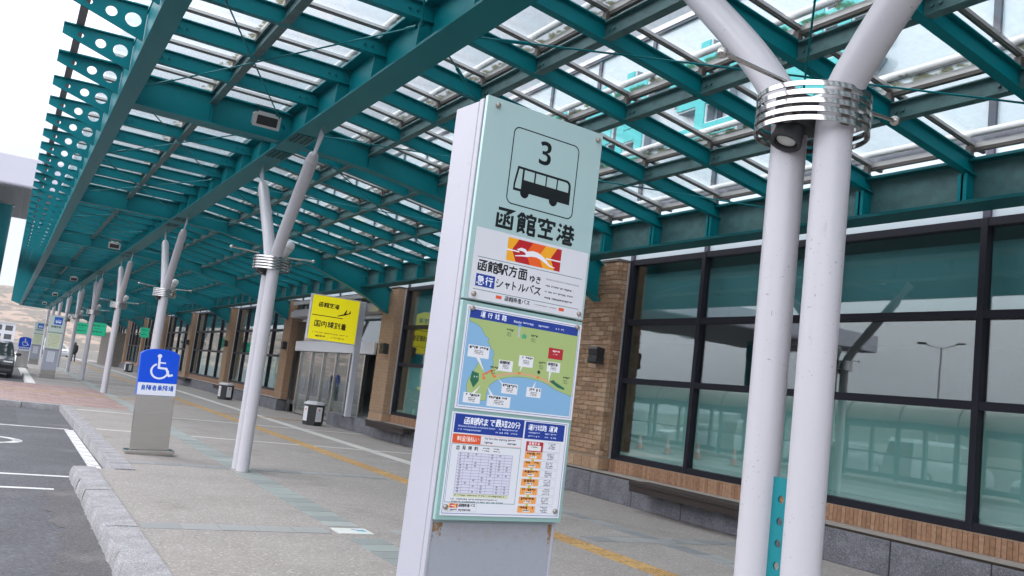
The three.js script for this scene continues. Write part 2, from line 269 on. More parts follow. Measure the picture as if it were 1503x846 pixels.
{
  let z = -12.33, k = 0; for (const l of [1.2, .78, 1.02, 1.05, 1.0, .9, 1.05, 1, .95, 1, 1, 1.05, 1, 1, 1]) { const o = part('kerb_stone', wuv(stone(l - .012, .27, .3, 100 + k, .75), 1, k * .37), M.kerb, sidewalk); o.position.set(1.125, -.132 + .004 * (k % 2), z + l / 2); z += l; k++; }
  for (z = -24.3; z < -12.4; z += .6) { const o = part('kerb_stone', wuv(stone(.592, .25, .3, 160 + k, .25), 1, k * .37), M.kerb, sidewalk); o.position.set(1.59 + .015 * ((z + 18) / 6), -.137 + .003 * (k % 2), z + .3); k++; }
  let x = -3.2; for (const l of [1, .9, 1.0, .42, .5, .95]) { const o = part('kerb_stone', wuv(stone(l - .012, .25, .3, 130 + k, .8), 1, k * .37), M.kerb, sidewalk); o.rotation.y = Math.PI / 2; o.position.set(x + l / 2, -.135, -24.32); x += l; k++; }
  const far = []; for (z = -111; z < -35; z += 2) { const s = stone(1.97, .26, .3, 300 + k++, .2); s.translate(1.08, -.13, z + 1); far.push(s); }
  stuff(part('kerb_stone', wuv(merge(far)), std(0xd2d0cc, .8), sidewalk));
}
{
  const t = thing('floor_plaque', 'white square floor plaque with blue arrow set into the green tile strip', 'floor plaque', [3.28, 0, -8.45]);
  const c = canvas(128, 128, (g, w, h) => { g.fillStyle = '#c9ccc6'; g.fillRect(0, 0, w, h); g.strokeStyle = '#1c5fb4'; g.lineWidth = 13; g.beginPath(); g.moveTo(70, 24); g.lineTo(104, 58); g.stroke(); g.fillStyle = '#1c8fae'; g.beginPath(); g.moveTo(112, 30); g.lineTo(116, 80); g.lineTo(74, 66); g.fill(); smallText(g, '3', 22, 30, 30, '#b8b8b4', true); });
  const p = new THREE.BoxGeometry(.36, .008, .28); part('plate', p, std(0xffffff, .45, { map: c }), t); t.children[0].position.y = .004;
}

// ------------------------------------------------------------------ the canopy over the pavement
const Z0 = -13, S = 10.05, D = S / 8, ZN = 8, ZF = -103.4;      // bay grid; near and far end
const RIB = [[-.1, 5.16], [3.2, 5.12], [4.46, 4.95], [5.7, 4.76], [7.0, 4.55], [8.42, 4.32]];
const ribY = x => lerpPts(RIB, x);
const PUR = [2.03, 4.46, 5.7, 7.0];
const ribPts = (x0, x1, dy) => [x0, ...RIB.map(p => p[0]).filter(x => x > x0 + .05 && x < x1 - .05), x1].map(x => [x, ribY(x) + dy]);
const canopy = thing('bus_canopy', 'long turquoise steel canopy with glass roof panes and perforated fins along the kerb', 'canopy');
const ribZ = []; for (let k = -72; k <= 16; k++) ribZ.push({ k, z: Z0 + k * D, main: ((k % 8) + 8) % 8 === 0 });
{
  // long girders
  const z0 = ZF, z1 = ZN + 1.2, L = (a, b, c, d) => box(a, b, c, d, z0, z1);
  part('front_beam', wuv(merge([L(.79, 1.01, 4.85, 4.875), L(.80, .825, 4.875, 5.30), L(.985, 1.01, 4.875, 5.06), L(.79, 1.01, 5.30, 5.325)])), M.teal, canopy);
  part('edge_rail', wuv(merge([L(.13, .22, 5.33, 5.40)])), std(rgb(.16, .14, .14), .6), canopy);
  const mb = [L(3.04, 3.39, 4.81, 4.838), L(3.205, 3.225, 4.838, 5.31), L(3.08, 3.35, 5.31, 5.334)];
  part('main_beam', wuv(merge(mb)), M.teal, canopy);
  for (let c = -8; c < 3; c++) { const zc = Z0 + c * S; for (const s of [-1, 1]) { const q = [box(3.07, 3.36, 4.802, 4.81, zc + s * .62 - .26, zc + s * .62 + .26)]; for (let a = 0; a < 5; a++) for (const x of [3.11, 3.17, 3.26, 3.32]) { const b = new THREE.CylinderGeometry(.014, .014, .016, 6); b.translate(x, 4.796, zc + s * .62 - .2 + a * .1); q.push(b); } part('splice_plate', wuv(merge(q)), M.tealDark, canopy); } }
  const gus = plateXY([[0, 0], [.15, 0], [.15, .03], [.13, .47], [0, .47]], -.008, .008);
  for (const r of ribZ) if (r.z > -60) { const o = part('stiffener', gus, M.teal, canopy); o.position.set(3.226, 4.838, r.z); o.scale.x = .9; const q = part('stiffener', gus, M.teal, canopy); q.position.set(3.204, 4.838, r.z); q.rotation.y = Math.PI; }
  part('gutter_beam', wuv(merge([L(8.39, 8.41, 4.035, 4.47)])), M.tealWorn, canopy);
  part('gutter_flange', wuv(merge([L(8.2, 8.56, 4.0, 4.035), L(8.27, 8.53, 4.47, 4.5)])), M.tealDark, canopy);
  // ribs
  const web = plateXY([...ribPts(1.012, 8.38, .012), ...ribPts(1.012, 8.38, .178).reverse()], -.006, .006);
  const rib = wuv(merge([web, ribbonXY(ribPts(1.012, 8.38, .006), -.05, .05, .012), ribbonXY(ribPts(1.012, 8.38, .184), -.05, .05, .012), box(8.2, 8.385, 4.037, 4.33, -.012, .012), box(8.2, 8.215, 4.037, 4.32, -.05, .05)]));
  const bolt = new THREE.CylinderGeometry(.016, .016, .02, 6); bolt.rotateZ(Math.PI / 2); bolt.rotateY(Math.PI / 2);
  // cross girders at the columns, arched down to the brick piers
  const XB = [[1.0, 4.87], [3.2, 4.85], [4.0, 4.80], [4.72, 4.72], [5.68, 4.58], [6.82, 4.32], [7.8, 3.99], [8.4, 3.75], [9.14, 3.38]];
  const xt = x => x < 8.42 ? ribY(x) + .16 : 4.48 - (x - 8.42) * .62;
  const top = XB.map(p => [p[0], xt(p[0])]);
  const cross = wuv(merge([plateXY([...XB, ...top.slice().reverse()], -.009, .009), ribbonXY(XB, -.11, .11, .022), ribbonXY(top, -.10, .10, .02),
    ...[2.03, 4.46, 5.7, 7.0].map(x => box(x - .006, x + .006, lerpPts(XB, x) + .02, xt(x) - .02, -.09, .09)), box(9.12, 9.14, 3.36, 4.03, -.11, .11)]));
  const finPts = [[0, 5.20], [.79, 4.95], [.79, 5.335], [0, 5.312]], holes = [[.2, 5.225, .034], [.43, 5.19, .06], [.66, 5.165, .085]];
  const fin = wuv(merge([plateXY(finPts, -.014, .014, holes, 14), ribbonXY([[-.0, 5.322], [.79, 5.345]], -.05, .05, .014)]));
  const finBig = wuv(merge([plateXY(finPts, -.016, .016, holes, 14), ribbonXY([[-.0, 5.322], [.79, 5.345]], -.11, .11, .018)]));
  // glazing bars on short posts
  const gb = [ribbonXY(ribPts(.62, 8.55, .335), -.027, .027, .034)];
  const gbTop = [ribbonXY(ribPts(.62, 8.55, .308), -.015, .015, .02)];
  for (const x of [1.1, 2.03, 3.2, 4.46, 5.7, 7.0, 8.3]) gbTop.push(box(x - .03, x + .03, ribY(x) + .188, ribY(x) + .30, -.03, .03));
  const gbar = wuv(merge(gb)), gpost = wuv(merge(gbTop));
  for (const r of ribZ) {
    let o;
    if (r.main) { o = part('cross_beam', cross, M.teal, canopy); o.position.z = r.z; o = part('fin', finBig, M.teal, canopy); o.position.z = r.z; }
    else { o = part('rib', rib, M.teal, canopy); o.position.z = r.z; o = part('fin', fin, M.teal, canopy); o.position.z = r.z; }
    o = part('glazing_bar', gbar, M.alu, canopy); o.position.z = r.z;
    o = part('bar_foot', gpost, M.aluDark, canopy); o.position.z = r.z;
    if (r.z > -24) for (const x of [1.14, 2.94, 3.5]) { const b = [bolt.clone().translate(x, ribY(x) + .09, .012), bolt.clone().translate(x + .09, ribY(x + .09) + .09, .012)]; const q = part('bolt_pair', merge(b), M.tealDark, canopy); q.position.z = r.z; }
  }
  // purlins between the ribs
  const farP = [];
  for (const x of PUR) {
    const y = ribY(x), bolts = [-1, 1].flatMap(s => [.09, .16].map(d => { const q = new THREE.CylinderGeometry(.017, .017, .02, 6); q.rotateZ(Math.PI / 2); q.translate(x - .012, y + .085, s * (D / 2 - d)); return q; }));
    const g0 = [box(x - .006, x + .006, y + .012, y + .165, -D / 2 + .012, D / 2 - .012), box(x - .05, x + .05, y, y + .012, -D / 2 + .052, D / 2 - .052), box(x - .05, x + .05, y + .165, y + .177, -D / 2 + .052, D / 2 - .052)];
    const g = wuv(merge([...g0, ...bolts])), gl = wuv(merge(g0));
    for (let i = 0; i < ribZ.length - 1; i++) { const z = ribZ[i].z + D / 2; if (z > -82) { const o = part('purlin', z > -30 ? g : gl, M.tealWorn, canopy); o.position.z = z; } else farP.push(gl.clone().translate(0, 0, z)); }
  }
  stuff(part('purlin', merge(farP), M.tealWorn, canopy));
  // long glazing rails, edge strips of the stepped panes and the round tubes above them
  for (const x of [2.03, 3.26, 4.46, 5.7, 7.0, 8.34]) {
    const y = ribY(x), sl = (ribY(x + .1) - ribY(x - .1)) / .2;
    part('glazing_rail', wuv(merge([L(x + .0, x + .055, y + .305 + sl * .05, y + .35)])), M.alu, canopy);
    part('rail_gasket', wuv(merge([L(x + .002, x + .05, y + .262, y + .304 + sl * .05)])), M.aluDark, canopy);
    if (x > 3) { const t = new THREE.CylinderGeometry(.038, .038, z1 - z0, 14, 1); t.rotateX(Math.PI / 2); t.translate(x - .07, y + .425, (z0 + z1) / 2); part('snow_tube', t, M.tubeW, canopy); }
  }
  // roof panes, each resting a little over the next
  const XS = [.66, 2.05, 3.28, 4.48, 5.72, 7.02, 8.52], farG = [];
  for (let c = 0; c < 6; c++) {
    const xa = XS[c], xb = XS[c + 1], ya = ribY(xa) + .362, yb = ribY(xb) + .375, len = Math.hypot(xb - xa, yb - ya) + .02, ang = Math.atan2(yb - ya, xb - xa);
    const g = new THREE.BoxGeometry(len, .01, D - .03); { const uv = g.attributes.uv, p = g.attributes.position; for (let i = 0; i < uv.count; i++) uv.setXY(i, p.getZ(i) / D + c * .37, .5 - p.getX(i) / len); }
    g.rotateZ(ang); g.translate((xa + xb) / 2, (ya + yb) / 2, 0);
    for (let i = 0; i < ribZ.length - 1; i++) { const z = ribZ[i].z + D / 2; if (z > -52) { const o = part('roof_pane', g, M.roofGlass, canopy); o.position.z = z; } else farG.push(g.clone().translate(0, 0, z)); }
  }
  stuff(part('roof_pane', merge(farG), M.roofGlass, canopy));
  // crossed tie rods in every half bay, with turnbuckles
  const H = S / 2;
  for (let h = -18; h < 4; h++) {
    const za = Z0 + h * H, zb = za + H;
    for (const [xa, ya, xb, yb] of [[1.02, 5.08, 3.06, 5.08], [3.36, 5.04, 8.3, 4.30]]) for (const fl of [0, 1]) {
      const a = V(xa, ya - fl * .03, (fl ? zb : za) + (fl ? -.1 : .1)), b = V(xb, yb - fl * .03, (fl ? za : zb) + (fl ? .1 : -.1)), d = b.clone().sub(a).normalize();
      const q = [bar(a, b, .0095, 6), bar(a.clone().addScaledVector(d, .55), a.clone().addScaledVector(d, .85), .02, 8), bar(a.clone().addScaledVector(d, -.02), a.clone().addScaledVector(d, .12), .022, 6), bar(b.clone().addScaledVector(d, -.12), b.clone().addScaledVector(d, .02), .022, 6)];
      part('tie_rod', merge(q), M.teal, canopy);
    }
  }
}

// ------------------------------------------------------------------ forked columns
function makeColumn() {
  const t = thing('canopy_column', '', 'column', [3.22, 0, -2.95], 0, 'white forked canopy columns'); t.userData.base = 'canopy_column';
  for (const s of [-1, 1]) {
    const z = .14 * s;
    const pts = [V(0, 0, z), V(0, 1, z), V(0, 2.0, z), V(0, 2.72, z), V(0, 2.96, z), V(0, 3.1, z + s * .03), V(0, 3.28, z + s * .15), V(0, 3.5, z + s * .33), V(0, 3.9, z + s * .71), V(0, 4.36, z + s * 1.15)];
    const g = [tube(pts, .0875, 22, 60)];
    const tip = V(0, 4.36, z + s * 1.15), dir = V(0, .46, s * .4).normalize(), e = tip.clone().addScaledVector(dir, .12);
    g.push(bar(tip, e, .0875, 22, .062)); g.push(bar(e, e.clone().addScaledVector(dir, .025), .062, 22, .03));
    const p = part('pole', wuv(merge(g)), M.pole, t);
    const pl = new THREE.ExtrudeGeometry(new THREE.Shape([[-.055, 0], [.055, 0], [.065, .2], [.1, .44], [-.1, .44], [-.065, .2]].map(q => new THREE.Vector2(...q))), { depth: .016, bevelEnabled: false });
    pl.rotateY(Math.PI / 2); pl.translate(-.008, 0, 0); pl.applyQuaternion(new THREE.Quaternion().setFromUnitVectors(V(0, 1, 0), V(0, dir.y, dir.z))); pl.translate(0, e.y - .06, e.z - dir.z * .06);
    part('head_plate', pl, M.pole, p);
    part('base_joint', new THREE.CylinderGeometry(.096, .104, .012, 28).translate(0, .006, z), M.ledge, p);
  }
  for (let i = 0; i < 5; i++) {
    const y = 2.935 + i * .0415, r = .27, b = .0128;
    const g = new THREE.LatheGeometry([[r - .006, y - b], [r - .001, y - b], [r, y - b + .0012], [r, y + b - .0012], [r - .001, y + b], [r - .006, y + b], [r - .006, y - b]].map(p => new THREE.Vector2(...p)), 64);
    part('collar_ring', toCreasedNormals(strip(g), .5), M.chrome, t);
  }
  const br = []; for (let k = 0; k < 6; k++) { const a = k / 6 * Math.PI * 2 + .3; const q = box(.247, .260, 2.92, 3.115, -.018, .018); q.rotateY(a); br.push(q); const c = box(.09, .25, 2.99, 3.02, -.01, .01); c.rotateY(a); br.push(c); }
  part('collar_bracket', merge(br), M.aluDark, t);
  part('collar_band', merge([box(-.2, .2, 2.95, 3.1, -.052, .052)]), M.dark, t);
  for (const s of [-1, 1]) {
    const rod = part('side_rod', merge([bar(V(s * .2, 3.15, 0), V(s * .6, 3.17, 0), .011, 8)]), M.steel, t);
    const b = new THREE.SphereGeometry(.027, 16, 12); b.translate(s * .61, 3.17, 0); part('ball', b, M.steel, rod);
  }
  { // downlight between the poles, uplight above the collar
    const g = new THREE.LatheGeometry([[0, .13], [.07, .12], [.085, .05], [.088, -.02], [.094, -.02], [.094, -.045], [.072, -.045], [.068, -.02], [0, -.02]].map(p => new THREE.Vector2(...p)), 28);
    const l = part('downlight', toCreasedNormals(strip(g), .6), M.dark, t); l.position.set(-.125, 2.9, -.03); l.rotation.set(0, 0, -.35); l.scale.setScalar(.82);
    const lens = new THREE.SphereGeometry(.072, 24, 8, 0, Math.PI * 2, 0, .9); lens.scale(1, .4, 1); lens.rotateX(Math.PI); lens.translate(0, -.008, 0); part('lens', lens, std(rgb(.62, .62, .58), .35), l);
    const u = new THREE.LatheGeometry([[0, 0], [.055, .0], [.06, .1], [.075, .16], [.08, .22], [.06, .27], [0, .285]].map(p => new THREE.Vector2(...p)), 24);
    const h = part('uplight', u, M.tubeW, t); h.position.set(.14, 3.13, .02); h.rotation.set(.35, 0, -.25);
    part('uplight_seam', new THREE.TorusGeometry(.079, .004, 6, 24).rotateX(Math.PI / 2).translate(0, .18, 0), std(rgb(.3, .27, .22), .7), h);
  }
  { // perforated turquoise plate between the poles
    const s = new THREE.Shape([[-.06, .02], [.06, .02], [.06, 1.28], [-.06, 1.28]].map(q => new THREE.Vector2(...q)));
    for (let y = .18; y < 1.25; y += .1) { const h = new THREE.Path(); h.absarc(0, y, .019, 0, Math.PI * 2, true); s.holes.push(h); }
    const g = new THREE.ExtrudeGeometry(s, { depth: .012, bevelEnabled: false, curveSegments: 12 }); g.rotateY(Math.PI / 2); g.translate(-.006, 0, 0);
    const p = part('web_plate', g, std(rgb(.0, .2, .23), .45), t); part('plate_edge', box(-.012, .008, .02, 1.285, -.0665, -.0605), M.tubeW, p);
  }
  return t;
}
{
  const col = makeColumn();
  const where = ['nearest, right of the bus stop sign', 'second in the row, behind the wheelchair sign on its right', 'third in the row, rising right behind the wheelchair sign', 'fourth in the row, standing at the corner of the red paving', 'fifth in the row, past the red paving', 'sixth in the row, left of the person in black', 'seventh in the row, far down the pavement', 'eighth in the row, beside the far bus stop sign', 'ninth in the row, far down the pavement', 'tenth and farthest of the row'];
  where.forEach((w, i) => { const z = Z0 + S * (1 - i), l = 'white forked steel column with ringed collar, ' + w; if (!i) { col.userData.label = l; col.position.z = z; } else copyOf(col, [3.22, 0, z], l); });
  // boxed floodlights hung under the cross girders beside the main beam
  const f = thing('floodlight', 'grey box floodlight under the canopy, nearest one, top left', 'floodlight', [2.72, 5.0, -12.6], 0, 'box floodlights under the canopy'); f.userData.base = 'floodlight';
  part('housing', [rbox(.36, .17, .2, .02, 0, 0, -.02), box(-.12, .12, .06, .12, -.08, .02)], M.alu, f);
  part('rim', plateXY([[-.19, -.1], [.19, -.1], [.19, .1], [-.19, .1]], .08, .105, []), M.alu, f);
  part('glass_front', box(-.145, .145, -.065, .065, .1, .112), M.black, f);
  part('bracket', merge([bar(V(-.13, .08, 0), V(-.13, .2, -.02), .008, 6), bar(V(.13, .08, 0), V(.13, .2, -.02), .008, 6), box(-.18, .18, .19, .205, -.06, .02)]), M.dark, f);
  f.rotation.x = .28;
  ['second', 'third', 'fourth', 'fifth'].forEach((w, i) => { const c = copyOf(f, [2.72, 5.0, -32.7 - i * 20.1], `grey box floodlight under the canopy, ${w} from the near end`); c.rotation.x = .28; });
}

// ------------------------------------------------------------------ terminal building along the pavement
const hall = thing('terminal_building', 'airport terminal front of brick piers, dark framed windows and granite plinth on the right', 'building');
{
  const ZE = -96, PZ = k => -12.95 - 10 * k;            // brick piers every 10 m
  // granite plinth, block by block, with the gap of earth and the ledge above it
  const farGr = []; let i = 0;
  for (let z = 4; z > -94; z -= 1.18) {
    if (z - 1.18 < -26.9 && z > -31.9) { continue; }
    const g = wuv(rbox(.34, .40, 1.168, .012, 0, 0, 0, 1), 1, i * .41, i * .13);
    if (z > -34) { const o = part('granite_block', g, M.granite, hall); o.position.set(9.17 + .004 * (i % 3), .20, z - .59); } else farGr.push(g.translate(9.17, .2, z - .59));
    i++;
  }
  stuff(part('granite_block', merge(farGr), M.granite, hall));
  const seg = [[-23.44, 4], [ZE, -32.5]];
  part('earth_gap', wuv(merge(seg.map(([a, b]) => box(9.02, 9.3, .395, .425, a, b)))), M.moss, hall);
  part('ledge', wuv(merge(seg.map(([a, b]) => box(9.045, 9.5, .425, .447, a, b)))), M.ledge, hall);
  // upright tiles under the windows
  const tg = box(-.02, .02, 0, .195, -.0275, .0275), farT = [];
  part('tile_bed', wuv(merge(seg.map(([a, b]) => box(9.33, 9.6, .447, .655, a, b)))), M.mortar, hall);
  let n = 0;
  for (let z = -3.4; z > -94; z -= .0615) {
    if (z < -23.4 && z > -32.6) continue;
    const c = ((-12.95 - z) % 10 + 10) % 10; if (c < .53 || c > 9.47) continue;
    if (n < 290) { const o = part('upright_tile', wuv(tg.clone(), 1, n * .17), M.soldier[Math.floor(hash2(n, 3, 1) * 4)], hall); o.position.set(9.315 + .003 * hash2(n, 1, 8), .45, z); n++; } else farT.push(tg.clone().translate(9.316, .45, z));
  }
  stuff(part('upright_tile', wuv(merge(farT)), M.soldier[0], hall));
  // brick piers
  const bh = .083, rows = 44;
  for (let k = 0; k < 9; k++) {
    const z = PZ(k), near = k === 0, p = sub('brick_pier', hall); p.position.set(9.1, .447, z);
    const core = part('mortar', wuv(box(.012, .5, 0, rows * bh, -.488, .488)), M.mortar, p); part('pier_cap', box(-.02, .55, rows * bh, rows * bh + .04, -.52, .52), M.aluDark, p);
    const jn = []; const add = (x0, x1, y, z0, z1, s) => {
      const h = y < .2 ? .19 : bh - .009, j = .008 * hash2(s, k, 5), m = Math.floor(hash2(s, k + 3, 6) * M.brick.length);
      if (near) { const g = wuv(rbox(x1 - x0, h, z1 - z0, .004, 0, 0, 0, 1), 1, s * .23, s * .11); const o = part('brick', g, M.brick[m], p); o.position.set((x0 + x1) / 2 - (z1 - z0 > .06 ? j : 0), y + h / 2 + .004, (z0 + z1) / 2 + (x1 - x0 > .06 ? j : 0)); }
      else jn.push(wuv(box(x0 - j, x1 - j, y + .004, y + h, z0, z1), 1, s * .23));
    };
    let s = 0;
    for (let r = 0; r < rows; r++) {
      if (r === 1 || r === 2) continue; const y = r * bh;
      if (r === 0) { for (let q = 0; q < 4; q++) add(0, .09, 0.002, -.5 + q * .25 + .004, -.25 + q * .25 - .004, s++); add(.09, .27, .002, .41, .5, s++); continue; }
      const off = r % 2 ? .125 : 0; let zz = -.5;
      while (zz < .499) { let e = Math.min(.5, (zz === -.5 && off) ? zz + off : zz + .25); add(0, .09, y, zz + .004, e - .004, s++); zz = e; }
      if (r % 2) { add(.094, .27, y, .41, .5, s++); } else { add(.094, .18, y, .41, .5, s++); add(.188, .27, y, .41, .5, s++); }
    }
    if (!near) stuff(part('brick', merge(jn), M.brick[k % 3], p));
  }
  // windows
  const X = 9.4;
  function bay(k) {                                     // between pier k and pier k-1
    const a = PZ(k) + .51, b = PZ(k - 1) - .51, w = sub('window', hall);
    const ms = [a + .045, a + 1.9, a + 4.21, a + 6.52, a + 8.3, b - .045], ys = [.70, 2.02, 3.04, 4.1], t = .05, fr = [];
    for (const m of ms) fr.push(wuv(rbox(.13, 3.5, .088, .012, X, 2.4, m, 1)));
    for (const y of ys) for (let i = 0; i < ms.length - 1; i++) fr.push(box(X - .055, X + .06, y - t * .95, y + t * .95, ms[i] + .044, ms[i + 1] - .044));
    part('window_frame', merge(fr), M.frame, w);
    part('frame_trim', box(X - .1, X - .02, .655, 4.12, a - .012, a + .001), M.alu, w);
    for (let i = 0; i < ms.length - 1; i++) for (let j = 0; j < 3; j++) part('pane', box(X + .012, X + .022, ys[j] + .04, ys[j + 1] - .04, ms[i] + .04, ms[i + 1] - .04), M.glass, w);
    part('window_film', box(X + .2, X + .206, .80, 1.98, a + .18, b - .05), M.film, w);
    part('inner_sill', box(X + .07, X + .34, .75, .80, a + .05, b - .05), M.film, w);
    part('roller_blind', box(X + .16, X + .165, 3.08, 3.92, a + .16, b - .06), M.blind, w);
  }
  for (const k of [0, 1, 3, 4, 5, 6, 7, 8]) bay(k);
  // upper storey behind the canopy: pale glass panels in a dark grid
  {
    const ys = [4.15, 5.12, 6.2, 7.3, 8.4], up = sub('upper_front', hall), fr = [], pn = [];
    const zs = []; for (let k = -1; k < 8; k++) { const a = PZ(k + 1) + .51; zs.push(a, a + 1.9, a + 4.21, a + 6.52, a + 8.3); } zs.sort((p, q) => q - p);
    for (const z of zs) fr.push(box(X - .03, X + .06, 4.16, 8.4, z - .045, z + .045));
    for (const y of ys.slice(1)) fr.push(box(X - .045, X + .05, y - .05, y + .05, zs[zs.length - 1], zs[0]));
    part('grid_frame', merge(fr), std(rgb(.05, .05, .075), .4), up);
    for (let i = 0; i < zs.length - 1; i++) for (let j = 0; j < 4; j++) { const g = box(X + .01, X + .04, ys[j] + .01, ys[j + 1] - .01, zs[i + 1] + .01, zs[i] - .01); if (zs[i] > -60) part('spandrel_panel', g, M.spandrel, up); else pn.push(g); }
    if (pn.length) stuff(part('spandrel_panel', merge(pn), M.spandrel, up));
    part('roof_edge', box(X - .06, X + 1, 8.4, 8.5, ZE, 0), M.alu, up);
  }
  // room behind the windows
  part('room_floor', wuv(box(9.5, 22, .3, .44, ZE, 4)), M.room, hall); part('room_wall', merge([box(21.6, 22, .44, 4.4, ZE, 4), box(9.5, 22, .44, 8.4, 4, 4.2), box(9.5, 22, .44, 8.4, ZE - .3, ZE)]), M.room, hall);
  part('room_ceiling', merge([box(9.5, 22, 4.2, 4.4, ZE, 4), box(9.46, 22, 8.25, 8.38, ZE, 4)]), M.room, hall);
  // entrance with sliding doors under a pale metal hood
  const e = sub('entrance', hall), za = PZ(2) + .5, zb = PZ(1) - .5;
  part('door_frame', merge([...[za + .06, za + 1.0, za + 2.3, za + 3.6, za + 4.9, za + 6.2, za + 7.5, zb - .06].map(z => box(9.32, 9.44, .02, 2.55, z - .05, z + .05)), box(9.32, 9.44, 2.45, 2.6, za, zb), box(9.32, 9.44, 3.32, 3.42, za, zb), box(9.3, 9.46, 0, .03, za, zb)]), M.steel, e);
  for (let q = 0; q < 6; q++) { const z0 = za + 1 + q * 1.3; if (q === 5) continue; part('door_leaf', box(9.37, 9.38, .05, 2.44, z0 + .06, z0 + 1.24), M.clearGlass, e); part('door_rail', box(9.35, 9.40, .05, .16, z0 + .055, z0 + 1.245), M.steel, e); }
  for (const q of [1, 3]) part('door_handle', merge([bar(V(9.28, .85, za + 1 + q * 1.3 + .2), V(9.28, 1.5, za + 1 + q * 1.3 + .2), .018), bar(V(9.28, .85, za + 1 + q * 1.3 - .2), V(9.28, 1.5, za + 1 + q * 1.3 - .2), .018)]), M.steel, e);
  part('transom_glass', box(9.37, 9.38, 2.6, 3.32, za, zb), M.clearGlass, e); part('transom_glass', box(9.37, 9.38, 3.42, 4.1, za, zb), M.clearGlass, e);
  part('transom_blind', box(9.5, 9.51, 3.42, 4.1, za, zb), M.blind, e);
  part('white_header', rbox(.1, .36, 7.9, .03, 9.25, 2.42, (za + zb) / 2), M.whitePanel, e);
  part('canopy_hood', [box(9.08, 9.36, 3.44, 3.74, za + .1, zb - .05), box(8.99, 9.082, 3.46, 3.66, za + .1, zb - .05), box(8.99, 9.36, 3.9, 4.02, za + .3, zb - .1)], std(rgb(.42, .42, .43), .45, { metalness: .3 }), e);
  const vents = []; for (let z = za + .6; z < zb - .8; z += 1.1) vents.push(box(9.06, 9.12, 3.745, 3.895, z, z + .7)); part('hood_vent', merge(vents), M.dark, e);
  // far end of the building
  part('end_wall', wuv(merge([box(8.2, 9.3, 0, 3.0, -95, -84), box(9.2, 22, 0, 8.4, -96, -95.2)])), std(0x777069, .85, { map: rep(texBrick, .4) }), hall);
}
// turquoise letters fixed to the upper front
{
  const t = thing('wall_sign', 'big turquoise airport letters with white edges on the upper front, seen through the roof glass', 'sign', [9.3, 5.98, -12]);
  const face = std(rgb(.06, .50, .50), .45), edge = std(rgb(.78, .8, .82), .5), ret = std(rgb(.28, .31, .35), .6);
  const H = 1.62;
  [...'函館空港'].forEach((ch, i) => {
    const zc = 12 - 15.65 + i * 2.42 - 0, f = [], w = [], b = [];
    for (const s of K[ch].split(' ')) for (let q = 0; q + 3 < s.length; q += 2) {
      const [u0, v0] = gpt(s, q), [u1, v1] = gpt(s, q + 2), ax = (u0 - .5) * H, ay = (1 - v0) * H, bx = (u1 - .5) * H, by = (1 - v1) * H;
      const L = Math.hypot(bx - ax, by - ay), an = Math.atan2(by - ay, bx - ax), wd = H * .135;
      for (const [arr, ww, x0, x1] of [[f, wd, -.11, -.085], [w, wd + .05, -.085, -.06], [b, wd + .03, -.06, .09]]) {
        const g = new THREE.BoxGeometry(L + ww * .98, ww, x1 - x0 + arr.length * .00007); g.rotateZ(an); g.translate((ax + bx) / 2, (ay + by) / 2, 0); g.rotateY(-Math.PI / 2); g.translate((x0 + x1) / 2, 0, zc); arr.push(g);
      }
    }
    const l = part('letter', merge(f), face, t); part('letter_edge', merge(w), edge, l); part('letter_return', merge(b), ret, l);
  });
}
// wall lamps, benches
{
  const l = thing('wall_lamp', 'black wall lamp on the nearest brick pier, right of the bus stop sign', 'wall lamp', [9.1, 2.4, -12.72], 0, 'black wall lamps on the brick piers'); l.userData.base = 'wall_lamp';
  const pr = [[-.02, -.14], [-.02, .14], [-.16, .155], [-.185, .11], [-.165, 0], [-.185, -.11], [-.16, -.135]];
  part('shade', plateXY(pr, -.13, .13), M.black, l); part('back_plate', rbox(.02, .2, .2, .005, -.012, 0, 0), M.dark, l);
  ['second brick pier, beside the glass doors', 'third brick pier, left of the glass doors', 'fourth brick pier from the near end', 'fifth brick pier from the near end'].forEach((w, i) => copyOf(l, [9.1, 2.4, -22.72 - 10 * i], 'black wall lamp on the ' + w));
  const b = thing('bench', 'dark wooden bench on the granite plinth under the nearest windows', 'bench', [8.9, 0, -9.72], 0, 'dark wooden benches along the plinth'); b.userData.base = 'bench';
  for (let i = 0; i < 3; i++) part('plank', wuv(rbox(.13, .06, 2.6, .008, -.17 + i * .138, .415, 0, 1)), M.wood, b);
  part('apron', box(-.225, -.195, .29, .384, -1.28, 1.28), M.wood, b); part('bracket', merge([-.9, 0, .9].map(z => box(-.19, .085, .31, .384, z - .03, z + .03))), M.dark, b);
  copyOf(b, [8.9, 0, -21.2], 'dark wooden bench on the plinth between bus stop sign and glass doors'); copyOf(b, [8.9, 0, -41], 'dark wooden bench on the plinth, left of the small litter bin'); copyOf(b, [8.9, 0, -51], 'farthest dark wooden bench on the plinth');
}

// ------------------------------------------------------------------ bus stop sign in front
const PX = 1900;
function panelTex(w, h, draw) { return canvas(Math.round(w * PX), Math.round(h * PX), (g, W, Hh) => { g.scale(PX, PX); draw(g, w, h); }); }
const fillText = (g, s, x, y, size, color, bold = true, sx = 1) => { g.save(); g.translate(x, y); g.scale(sx / 1000, 1 / 1000); g.fillStyle = color; g.font = `${bold ? 'bold ' : ''}${Math.round(size * 1000)}px sans-serif`; g.fillText(s, 0, 0); g.restore(); };
function mini(g, x, y, w, size, color = '#333', seed = 1) {        // one line of print too fine to read
  g.fillStyle = color; let q = x, k = 0; while (q < x + w) { const l = size * (.25 + .45 * hash2(k, seed, 3)); if (hash2(k, seed, 8) > .15) { g.fillRect(q, y + size * .1 * hash2(k, seed, 2), Math.min(l, x + w - q), size * (.35 + .5 * hash2(k, seed, 5))); } q += l + size * .18; k++; }
}
